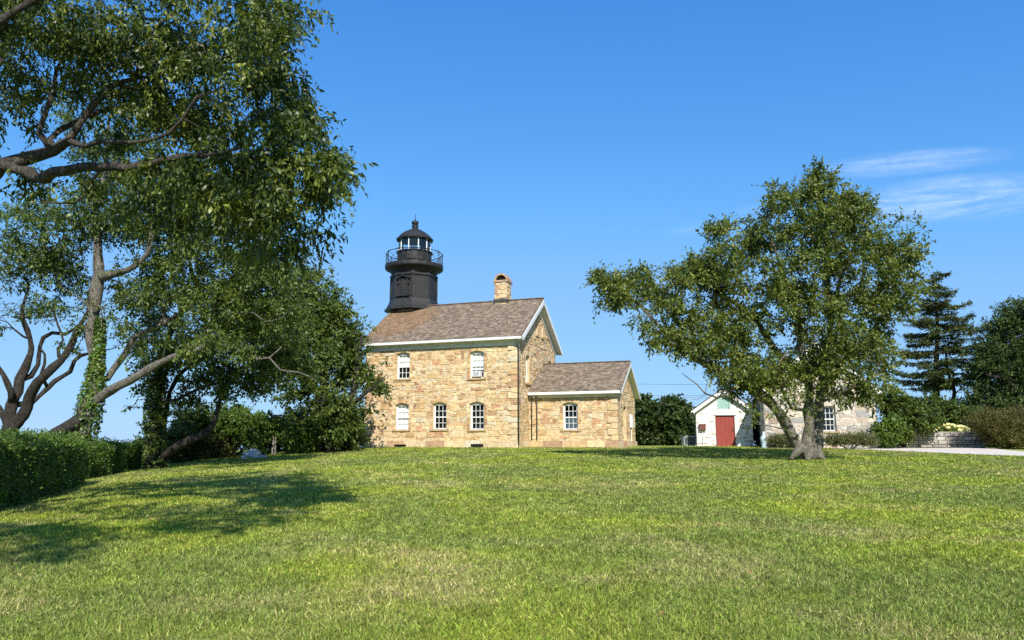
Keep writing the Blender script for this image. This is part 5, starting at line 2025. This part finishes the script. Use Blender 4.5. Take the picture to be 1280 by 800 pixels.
def house_tree():
    d = 45.5
    b = base_of(418, d)
    limbs = [
        np.vstack([np.array((*b, .5)), pl(d, (416, 545, .4), (412, 515, .3), (408, 480, .24), (405, 440, .18), (400, 400, .12), (392, 360, .05))]),
        pl(d, (416, 548, .26), (428, 520, .22, -.5), (440, 485, .18, -.8), (450, 450, .13, -1), (452, 420, .06, -1)),
        pl(d, (412, 530, .22), (395, 500, .18, .5), (372, 470, .14, .8), (352, 430, .1, 1), (345, 380, .04, 1)),
        pl(d, (430, 515, .12, -.6), (450, 498, .09, -1), (470, 478, .05, -1.4), (484, 468, .015, -1.6)),
    ]
    B = []
    for (px, py, rx, ry, rd, n) in ((352, 340, 22, 20, 1.6, 16), (385, 352, 24, 22, 1.8, 20), (400, 372, 24, 26, 2, 22), (424, 395, 22, 22, 1.8, 20), (430, 422, 20, 26, 1.8, 20), (405, 420, 34, 36, 2.4, 40), (375, 400, 40, 38, 2.6, 36), (424, 460, 28, 30, 2.2, 30),
                                     (448, 460, 18, 20, 1.4, 12), (400, 470, 46, 36, 2.6, 38), (360, 465, 34, 30, 2.2, 22), (472, 478, 10, 14, .8, 6), (424, 505, 24, 28, 2, 24), (424, 540, 18, 18, 1.6, 14), (400, 515, 36, 24, 2.2, 20), (345, 430, 30, 36, 2, 20),
                                     (340, 380, 30, 30, 2, 18), (436, 525, 9, 24, .8, 8), (320, 400, 34, 40, 2, 22), (370, 440, 44, 40, 2.2, 26), (395, 400, 30, 30, 2, 18)):
        B.append((px, py, d, rx, ry, rd, n))
    tree('broadleaf_tree', 'dense dark tree standing against the left corner of the stone house', 'tree', b, limbs, B, M['bark_dark'], GREENS, group=LG, seed=71, clump=.5, dens=3.0, seg=.45,
         twigs=6, per=10, L=.6, size=.17, width=.6, droop=.3, ldroop=.4, tip=.010)


house_tree()


def bush(name, label, cat, px, d, blobs, pal, seed, bark='bark_dark', dens=1.0, group=None, **kw):
    b = base_of(px, d)
    limbs = []
    for i, bl in enumerate(blobs):
        c = at(bl[0], bl[1], bl[2])
        st = b + np.array((0.15 * math.cos(i * 2.1), 0.15 * math.sin(i * 2.1), -0.1))
        if i == 0:
            st = b - Zv * .1
        mid = (st * .55 + c * .45) + Zv * .15
        limbs.append(np.array([(*st, .06), (*mid, .04), (*c, .02)]))
    dens *= 2.6
    base = dict(twigs=5, per=9, L=.4, size=.13, width=.6, droop=.15, ldroop=.2, tip=.007, seg=.4)
    base.update(kw)
    return tree(name, label, cat, b, limbs, blobs, M[bark], pal, group=group, seed=seed, dens=dens, crown='foliage', trunk='stem', **base)


# left thicket
bush('vine_thicket', 'bright green mounded vine thicket behind the boulder', 'thicket', 292, 46.5, [(280, 520, 46.5, 32, 16, 1.6, 40), (255, 535, 46.5, 30, 16, 1.5, 34), (300, 530, 46, 32, 18, 1.6, 44), (335, 530, 46.5, 26, 14, 1.4, 26), (310, 545, 45.8, 18, 16, 1, 18), (240, 530, 47, 20, 14, 1.4, 20), (325, 550, 45.5, 9, 14, .8, 8)],
     BRIGHT, 81, dens=1.1, size=.15)
bush('round_bush', 'rounded bright green bush beside the two thin posts', 'bush', 372, 46, [(372, 548, 46, 22, 15, 1.1, 60), (388, 552, 46, 12, 10, .8, 16)], BRIGHT, 82, dens=1.1, size=.14)
bush('shade_shrub', 'dark shaded shrub between the vine thicket and the house-side tree', 'bush', 405, 48.5, [(400, 545, 48.5, 30, 18, 1.4, 46), (345, 545, 49.5, 30, 16, 1.2, 36), (435, 548, 48.5, 24, 16, 1.2, 34), (370, 528, 49.5, 30, 14, 1.2, 26)], DARKS, 83, dens=1.1, size=.17)
bush('dark_undergrowth', 'deep dark undergrowth at the back left of the stone house', 'undergrowth', 395, 55, [(350, 540, 55, 40, 22, 1.5, 40), (395, 535, 55, 40, 28, 1.5, 50), (440, 535, 56, 36, 28, 1.5, 44), (300, 545, 54, 40, 18, 1.5, 36), (255, 545, 52, 36, 18, 1.5, 30)], DARKS, 94, size=.24, L=.6)
bush('bluff_shrub', 'low light green shrub on the bluff behind the farthest trimmed hedge', 'bush', 222, 44, [(225, 540, 44, 26, 14, 1.3, 36), (205, 548, 44, 22, 12, 1.2, 26), (180, 552, 44, 10, 7, .8, 8), (245, 520, 45, 20, 16, 1.2, 20)], GREENS, 84, size=.15)

# between wing and shed: two dark rounded evergreens
bush('round_evergreen', 'dark dense round-topped evergreen touching the right edge of the house wing', 'tree', 806, 64, [(806, 525, 64, 24, 26, 2.2, 80), (800, 505, 64, 14, 12, 1.4, 24), (815, 545, 64, 26, 10, 2, 40), (790, 540, 64, 16, 16, 1.6, 30)], DARKS, 85, dens=1.2, size=.26, L=.6, group='round evergreens behind the lawn')
bush('round_evergreen', 'dark dense round-topped evergreen standing just left of the shed', 'tree', 845, 63, [(843, 522, 63, 26, 22, 2.2, 80), (838, 508, 63, 16, 10, 1.4, 24), (858, 530, 63, 14, 18, 1.6, 30), (845, 545, 63, 28, 10, 2, 44)], DARKS, 86, dens=1.2, size=.26, L=.6, group='round evergreens behind the lawn')
bush('yew_shrub', 'tall narrow dark shrub in the gap between shed and stone outbuilding', 'bush', 950, 55, [(950, 530, 55, 9, 26, 1.2, 50), (952, 500, 55, 10, 16, 1.2, 24), (948, 485, 56, 14, 12, 1.2, 20)], DARKS, 87, dens=1.2, size=.2)

# right side planting
bush('leafy_shrub', 'big leafy green shrub between outbuilding and low wall', 'bush', 1130, 47.6, [(1128, 515, 48.2, 26, 22, 1.4, 56), (1112, 500, 48.4, 16, 20, 1.2, 26), (1150, 522, 48.2, 24, 20, 1.4, 46), (1120, 540, 47.6, 20, 14, 1, 28)], GREENS, 88, dens=1.2, size=.16)
bush('leafy_shrub', 'lighter green low shrub hugging the right corner of the outbuilding', 'bush', 1108, 46.4, [(1106, 540, 46.4, 14, 14, .7, 34), (1116, 530, 46.4, 12, 10, .6, 18)], BRIGHT, 89, dens=1.2, size=.15)
bush('border_shrub', 'mid green shrub behind the pale flowers on the low wall', 'bush', 1200, 53, [(1195, 518, 53, 24, 14, 1.2, 44), (1215, 522, 53, 18, 12, 1.2, 30), (1180, 512, 53.5, 20, 14, 1.2, 26), (1160, 508, 54, 24, 14, 1.2, 30)], GREENS, 90, dens=1.3, size=.16)
bush('bronze_bush', 'wide bronze-brown feathery bush at the right edge beside the low wall', 'bush', 1256, 46.5, [(1250, 535, 46.5, 30, 20, 1.4, 90), (1232, 530, 46.5, 20, 16, 1.2, 44), (1275, 532, 46.5, 26, 22, 1.4, 66), (1300, 535, 46.5, 24, 20, 1.4, 46), (1258, 550, 46.2, 22, 8, 1.2, 40), (1285, 550, 46.2, 24, 9, 1.2, 40)],
     [(0.075, 0.075, 0.02), (0.13, 0.105, 0.03), (0.11, 0.13, 0.028), (0.20, 0.13, 0.045)], 91, dens=1.2, size=.11, L=.5, per=12, width=.35, ldroop=-.3, droop=-.4)
for (px, d, bl, lab, sd) in ((1062, 45.9, [(1046, 552, 45.9, 18, 6, .4, 30), (1072, 551, 45.7, 20, 7, .4, 34), (1090, 553, 45.6, 8, 5, .3, 8)], 'low grey-green border plants under the outbuilding window', 92), (980, 47.4, [(970, 552, 47.5, 12, 6, .35, 20), (988, 552, 47.2, 12, 6, .35, 20)], 'low grey-green border plants at the outbuilding left of the tree trunk', 93)):
    bush('border_plants', lab, 'plants', px, d, bl, [(0.11, 0.12, 0.05), (0.17, 0.17, 0.075), (0.15, 0.18, 0.06), (0.24, 0.22, 0.11)], sd, dens=1.2, size=.13, width=.3, L=.3, ldroop=-.5, droop=-.6, group='border plants along the outbuilding')


bush('dark_undergrowth', 'dark low undergrowth at the foot of the broad conifer on the right', 'undergrowth', 1270, 51, [(1255, 548, 51, 34, 12, 1.2, 30), (1300, 540, 51, 34, 22, 1.2, 34), (1230, 540, 51.5, 20, 18, 1.2, 20)], DARKS, 95, size=.2, L=.5)


def flowers():
    d = 49.0
    b = base_of(1190, d)
    b[2] = 2.3
    root = thing('flowering_plant', b, 'pale yellow flower heads massed on top of the low grey wall', 'flowers')
    rng = np.random.default_rng(9)
    mb = MB()
    pts = []
    for i in range(60):
        px = rng.uniform(1166, 1210)
        py = 540.5 - rng.uniform(1, 12) * (1 - abs(px - 1180) / 60)
        p = at(px, py, d + rng.uniform(-.3, .6))
        pts.append(p)
        mb.lathe(p, [(.04, -.1), (.12, -.06), (.155, 0), (.12, .065), (.04, .1)], 7)
    mb.build('blossom', M['flower'], root)
    A = np.array(pts) - np.array((0, 0, .22))
    A = np.vstack([A, A + rng.normal(0, .15, A.shape) * np.array((1, 1, .5))])
    p, ax, no, sz, grp, tw = sprays(A, np.tile((0, 0, 1.0), (len(A), 1)), rng, 4, 5, .25, .14, .1, .1)
    leaf_mesh('foliage', p, ax, no, sz, .6, leaf_cols(len(p), BRIGHT, grp, rng), M['leaf'], root)


flowers()


def conifer(name, label, px, d, ytop, ybase, prof, seed, bare=0.0, group=None, pal=DARKS, per_m=2.4, droop=.3, lean=0.0, dens=1.0, second=False):
    """prof: list of (py, left px reach, right px reach)"""
    rng = np.random.default_rng(seed)
    b = base_of(px, d)
    top = at(px + lean, ytop, d)
    root = thing(name, b, label, 'tree', group)
    H = top[2] - b[2]
    pr = np.array([(at(px, q[0], d)[2] - b[2], q[1] * d / 965, q[2] * d / 965) for q in prof])
    pr = pr[np.argsort(pr[:, 0])]
    mb = MB()
    zs = np.linspace(0, H, 24)
    axis = np.array([b + (top - b) * (z / H) + np.array((.08 * math.sin(z * .9), .05 * math.cos(z * .7), 0)) for z in zs])
    mb.tube(list(axis), [max(.02, .3 * (1 - z / H) ** .8 + .01) for z in zs], 10)
    P, AX, NO, SZ, G = [], [], [], [], []
    z = pr[0, 0]
    gi = 0
    while z < H - .1:
        nb = rng.integers(4, 7)
        a0 = rng.random() * 6.28
        for k in range(nb):
            a = a0 + 6.283 * k / nb + rng.normal(0, .25)
            e = np.array((math.cos(a), math.sin(a), 0))
            lr = np.interp(z, pr[:, 0], pr[:, 1] if e[0] < 0 else pr[:, 2])
            lr = (lr * abs(e[0]) + .5 * (np.interp(z, pr[:, 0], pr[:, 1]) + np.interp(z, pr[:, 0], pr[:, 2])) * (1 - abs(e[0])) * .9) * rng.uniform(.6, 1.08)
            if lr < .15:
                lr = .15
            zz = z + rng.normal(0, .28)
            s = np.array([np.interp(zz, zs, axis[:, 0]), np.interp(zz, zs, axis[:, 1]), b[2] + zz])
            n = max(3, int(lr / .3))
            ts = np.linspace(0, 1, n + 1)
            rise = rng.uniform(-.05, .35) * (1.0 if zz > .6 * H else .5)
            line = np.array([s + e * (lr * t) + Zv * (lr * (rise * t - droop * t * t + .18 * t ** 4)) for t in ts])
            mb.tube(list(line), [max(.008, .018 * lr * (1 - t) + .008) for t in ts], 5, cap=False)
            side = np.array((-e[1], e[0], 0))
            m = int(lr * 34 * dens)
            if m < 3:
                m = 3
            t = np.clip(rng.beta(1.7, 1.1, m), .12 + bare * .4, 1.0)
            pos = np.stack([np.interp(t, ts, line[:, i]) for i in range(3)], 1)
            off = rng.normal(0, .16, m) * (1.15 - t * .75) * min(lr, 2.2)
            pos = pos + side * off[:, None] + np.array((0, 0, 1)) * (rng.normal(0, .05, m) - np.abs(off) * .18)[:, None]
            ax = e * (.6 + .5 * rng.random((m, 1))) + side * (np.sign(off) * .8)[:, None] + rng.normal(0, .25, (m, 3)) + np.array((0, 0, -.12))
            P.append(pos)
            AX.append(ax)
            NO.append(rng.normal(0, .35, (m, 3)) + np.array((0, 0, 1)))
            SZ.append(.36 * (.6 + .6 * rng.random(m)))
            G.append(np.full(m, gi))
            gi += 1
        z += rng.uniform(.7, 1.3) / per_m
    if second:
        c = catmull(np.array([(*(b + np.array((.9, .3, 0))), .2), (*at(px + 16, 515, d), .16), (*at(px + 22, 490, d), .14), (*at(px + 14, 465, d), .1), (*at(px + 10, 430, d), .05)]), .4)
        mb.tube(list(c[:, :3]), list(c[:, 3]), 8)
        for (x0, y0, x1, y1) in ((20, 495, 45, 478), (22, 500, 52, 500), (14, 470, 40, 455)):
            c = catmull(np.array([(*at(px + x0, y0, d), .06), (*at(px + (x0 + x1) / 2, (y0 + y1) / 2 - 3, d), .04), (*at(px + x1, y1, d), .015)]), .4)
            mb.tube(list(c[:, :3]), list(c[:, 3]), 5)
    mb.build('trunk', M['bark_dark'], root, True)
    P, AX, NO, SZ, G = map(np.concatenate, (P, AX, NO, SZ, G))
    # every spray is a small fan of needle-bearing twigs
    k = 3
    P = np.repeat(P, k, 0) + rng.normal(0, .05, (len(P) * k, 3))
    AX = np.repeat(AX, k, 0) + rng.normal(0, .45, (len(AX) * k, 3))
    NO = np.repeat(NO, k, 0) + rng.normal(0, .3, (len(NO) * k, 3))
    SZ = np.repeat(SZ, k) * rng.uniform(.6, 1.0, len(P))
    G = np.repeat(G, k)
    leaf_mesh('crown', P, AX, NO, SZ, .28, leaf_cols(len(P), pal, G, rng), M['needle'], root)


CON = [(0.05, 0.068, 0.025), (0.08, 0.105, 0.034), (0.115, 0.14, 0.045), (0.16, 0.18, 0.06)]
conifer('spruce_tree', 'tall layered conifer with bare lower trunk rising behind the low stone wall', 1171, 60, 337, 545,
        [(482, 44, 52), (470, 50, 62), (450, 52, 60), (430, 48, 56), (410, 46, 52), (390, 34, 40), (372, 24, 26), (358, 14, 20), (346, 9, 13), (338, 2, 4)], 5, pal=CON, second=True, droop=.22, per_m=2.2, dens=1.25)
def edge_tree():
    d = 56.0
    b = base_of(1290, d)
    limbs = [np.vstack([np.array((*b, .5)), pl(d, (1290, 530, .4), (1288, 490, .3), (1286, 450, .22), (1284, 410, .12), (1282, 385, .04))]),
             pl(d, (1289, 510, .2), (1270, 490, .15, -.5), (1250, 475, .1, -1), (1232, 468, .04, -1)),
             pl(d, (1288, 480, .2), (1310, 450, .14), (1330, 430, .06))]
    B = [(1268, 392, d, 16, 10, 1.2, 16), (1290, 382, d, 22, 12, 1.5, 22), (1252, 412, d, 18, 12, 1.5, 18), (1280, 412, d, 34, 18, 2, 34), (1238, 436, d, 16, 12, 1.5, 18), (1265, 440, d, 34, 18, 2.2, 36), (1300, 440, d, 40, 24, 2.4, 40),
         (1228, 462, d, 14, 12, 1.4, 16), (1250, 468, d, 32, 18, 2.2, 36), (1290, 475, d, 40, 22, 2.6, 44), (1240, 495, d, 28, 16, 2, 30), (1280, 505, d, 40, 20, 2.4, 44), (1225, 508, d, 16, 12, 1.4, 16), (1320, 480, d, 40, 50, 2.6, 40), (1270, 530, d, 50, 16, 2, 34)]
    tree('dark_evergreen', 'broad dark evergreen filling the right edge behind the bronze bush', 'tree', b, limbs, B, M['bark_dark'], DARKS, seed=97, clump=.5, dens=3.0, seg=.5, leafmat=M['needle'],
         twigs=6, per=10, L=.6, size=.2, width=.42, droop=.1, ldroop=.1, tip=.012)


edge_tree()


def dead_branch():
    pass


# ================================================================== GRASS
def build_grass():
    rng = np.random.default_rng(77)
    n = 800000
    u = rng.random(n)
    d = 4.0 * (54 / 4.0) ** u
    x = (rng.random(n) * 2 - 1) * (0.72 * d + 1.6)
    y = d + rng.normal(0, .1, n)
    # keep off the house, sheds, drive and the land beyond the hedges
    rel = np.stack([x - RC[0], y - RC[1]], 1)
    uu = rel @ U[:2]
    vv = rel @ V[:2]
    keep = ~((uu > -7.2) & (uu < L_MAIN + .2) & (vv > -.15 + 0 * vv) & ~((uu < 0) & (vv < VA - .15)))
    keep &= y < 52.4
    dn = np.array([(p[0], p[1]) for p in DRIVE])
    o = np.argsort(dn[:, 0])
    yn = np.interp(x, dn[o, 0], dn[o, 1], left=99)
    keep &= ~((y > yn + .05 + .12 * np.sin(x * 7)) & (x > dn[:, 0].min()))
    hx = np.array([(p[0], p[1]) for p in g1 + g2 + g3 + g4])
    oy = np.argsort(hx[:, 1])
    xl = np.interp(y, hx[oy, 1], hx[oy, 0])
    keep &= x > xl - .3
    keep &= np.hypot(x - base_of(1009, 33)[0], y - 33) > .45
    x, y, d = x[keep], y[keep], d[keep]
    n = len(x)
    pos = np.stack([x, y, height(x, y) - .004], 1)
    cl = np.sin(x * 3.1 + 1.7 * np.sin(y * 2.3)) * np.sin(y * 2.7 + 1.3 * np.sin(x * 1.9))
    h = (.036 + .012 * cl + .026 * rng.random(n)) * np.where(rng.random(n) < .03, 1.5, 1) * (1 + .012 * np.clip(d - 12, 0, 40))
    wdt = np.clip(.0017 * d, .0065, .07) * rng.uniform(.6, 1.5, n)
    tilt = rng.random(n) ** .7 * 1.25
    az = rng.random(n) * 6.283
    ax = np.stack([np.cos(az) * np.sin(tilt), np.sin(az) * np.sin(tilt), np.cos(tilt)], 1)
    nor = nrm(rng.normal(0, 1, (n, 3)) * np.array((1, 1, .3)))
    axn = nrm(ax)
    side = nrm(np.cross(axn, nor))
    T = BLADE[0]
    V3 = pos[:, None, :] + T[None, :, 0:1] * wdt[:, None, None] * side[:, None, :] + T[None, :, 1:2] * (h[:, None, None] * axn[:, None, :])
    tone = rng.random(n)
    # tufts: neighbouring blades share a tone, so the sward shows clumps at every distance
    cs = .010 * d
    ci = np.floor(x / cs) * 73856093 + np.floor(np.log(d) * 70) * 19349663
    hsh = np.abs(np.sin(ci * 12.9898) * 43758.5453) % 1.0
    lum = np.exp(rng.normal(0, .42, n) + .75 * (hsh - .5)) * .92
    col = np.ones((n, 3)) * np.clip(lum, .25, 1.65)[:, None]
    straw = tone < .24
    col[straw] *= np.array((1.7, 1.38, 2.2))
    fresh = tone > .9
    col[fresh] *= np.array((.85, 1.12, .7))
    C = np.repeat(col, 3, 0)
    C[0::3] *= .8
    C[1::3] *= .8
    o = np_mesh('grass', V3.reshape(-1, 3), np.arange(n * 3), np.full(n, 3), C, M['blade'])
    o['kind'] = 'stuff'
    o['label'] = 'short mown green lawn grass'
    # fallen leaves scattered on the lawn
    m = 90
    lx = rng.uniform(-9, 9, m)
    ly = rng.uniform(6, 22, m)
    lp = np.stack([lx, ly, height(lx, ly) + .06], 1)
    c = np.array([(0.42, 0.19, 0.06), (0.40, 0.27, 0.10), (0.30, 0.13, 0.05)])[rng.integers(0, 3, m)]
    f = leaf_mesh('fallen_leaves', lp, rng.normal(0, 1, (m, 3)) * np.array((1, 1, .2)), np.tile((0, 0, 1.0), (m, 1)) + rng.normal(0, .3, (m, 3)), rng.uniform(.04, .07, m), .5, c, M['leaf'], None)
    f['kind'] = 'stuff'
    f['label'] = 'a few fallen orange leaves on the lawn'


build_grass()

# ================================================================== SKY, SUN, CAMERA
SUN_EL, SUN_AZ = math.radians(39), math.radians(9)      # azimuth measured to the right of straight behind the camera
SD = Vector((math.sin(SUN_AZ) * math.cos(SUN_EL), -math.cos(SUN_AZ) * math.cos(SUN_EL), math.sin(SUN_EL)))
sun = bpy.data.lights.new('sun', 'SUN')
sun.energy = 5.0
sun.angle = math.radians(0.53)
sun.color = (1.0, 0.955, 0.88)
so = bpy.data.objects.new('sun', sun)
so.rotation_euler = SD.to_track_quat('Z', 'Y').to_euler()
so.location = (20, -30, 40)
COL.objects.link(so)

w = bpy.data.worlds.new('World')
SC.world = w
w.use_nodes = True
t = NT(w)
sky = t.node('ShaderNodeTexSky', sky_type='NISHITA')
sky.sun_disc = False
sky.sun_elevation = SUN_EL
sky.sun_rotation = math.pi - SUN_AZ
sky.altitude = 20
sky.air_density = 1.0
sky.dust_density = 0.25
sky.ozone_density = 2.2
bg = t.n['Background']
tc = t.node('ShaderNodeTexCoord').outputs['Generated']
sx = t.node('ShaderNodeSeparateXYZ')
t.link(tc, sx.inputs[0])
ysafe = t.math('MAXIMUM', sx.outputs[1], 0.05)
uu_ = t.math('DIVIDE', sx.outputs[0], ysafe)
vv_ = t.math('DIVIDE', sx.outputs[2], ysafe)


def wisp(u0, v0, ru, rv, tilt, amp):
    du = t.math('SUBTRACT', uu_, u0)
    dv = t.math('SUBTRACT', t.math('SUBTRACT', vv_, v0), t.math('MULTIPLY', du, tilt))
    a = t.math('POWER', t.math('DIVIDE', du, ru), 2.0)
    b = t.math('POWER', t.math('DIVIDE', dv, rv), 2.0)
    m = t.math('SUBTRACT', 1.0, t.math('ADD', a, b), True)
    cx = t.node('ShaderNodeCombineXYZ')
    t.link(t.math('MULTIPLY', uu_, 4.0), cx.inputs[0])
    t.link(t.math('MULTIPLY', dv, 52.0), cx.inputs[1])
    cx.inputs[2].default_value = u0 * 10
    n = t.noise(1.0, 9, 0.66, cx.outputs[0], 1.3)
    c2 = t.node('ShaderNodeCombineXYZ')
    t.link(t.math('MULTIPLY', uu_, 11.0), c2.inputs[0])
    t.link(t.math('MULTIPLY', dv, 38.0), c2.inputs[1])
    c2.inputs[2].default_value = v0 * 31
    n2 = t.noise(1.0, 9, 0.7, c2.outputs[0], 2.0)
    return t.math('MULTIPLY', t.math('MULTIPLY', t.math('MULTIPLY', m, t.mapr(n, 0.32, 0.72, 0.0, 1.0)), t.mapr(n2, 0.3, 0.66, 0.25, 1.15)), amp)


def U_(px, py):
    r = ray(px, py)
    return r[0] / r[1], r[2] / r[1]


cl = None
for (px, py, ru, rv, tl, amp) in ((1195, 248, .17, .036, .10, 1.0), (1140, 203, .15, .020, .09, .75), (1225, 232, .12, .012, -.02, .6), (1105, 262, .12, .010, .12, .6), (880, 285, .06, .012, .1, .25), (960, 262, .06, .012, .1, .25)):
    u0, v0 = U_(px, py)
    m = wisp(u0, v0, ru, rv, tl, amp)
    cl = m if cl is None else t.math('MAXIMUM', cl, m)
sp = t.node('ShaderNodeSeparateColor')
t.link(sky.outputs[0], sp.inputs[0])
cmb = t.node('ShaderNodeCombineColor')
for i, (k_, p_) in enumerate(((0.457, 1.334), (1.242, 0.83), (3.20, 0.462))):
    lim = (t.math('MULTIPLY', t.math('POWER', sp.outputs[0], 0.50), 1.07), t.math('MULTIPLY', t.math('POWER', sp.outputs[1], 0.36), 2.24), 7.0)[i]
    t.link(t.math('MINIMUM', t.math('MULTIPLY', t.math('POWER', sp.outputs[i], p_), k_), lim), cmb.inputs[i])
skyc = cmb.outputs[0]
t.link(t.mix(t.math('MULTIPLY', cl, 0.45), skyc, (9.0, 9.5, 10.0)), bg.inputs[0])
bg.inputs[1].default_value = 0.11

cam = bpy.data.cameras.new('camera')
cam.sensor_width = 36
cam.lens = FPX / 1280 * 36
cam.clip_start = 0.1
cam.clip_end = 20000
co = bpy.data.objects.new('camera', cam)
co.location = tuple(EYE)
co.rotation_euler = (math.pi / 2 + PITCH, 0, 0)
COL.objects.link(co)
SC.camera = co

SC.render.engine = 'CYCLES'
SC.cycles.use_denoising = False
SC.cycles.max_bounces = 8
SC.cycles.transparent_max_bounces = 12
SC.cycles.sample_clamp_indirect = 8
SC.view_settings.view_transform = 'Standard'
SC.view_settings.look = 'None'
SC.view_settings.exposure = 0.4
SC.view_settings.gamma = 1
SC.view_settings.use_curve_mapping = False
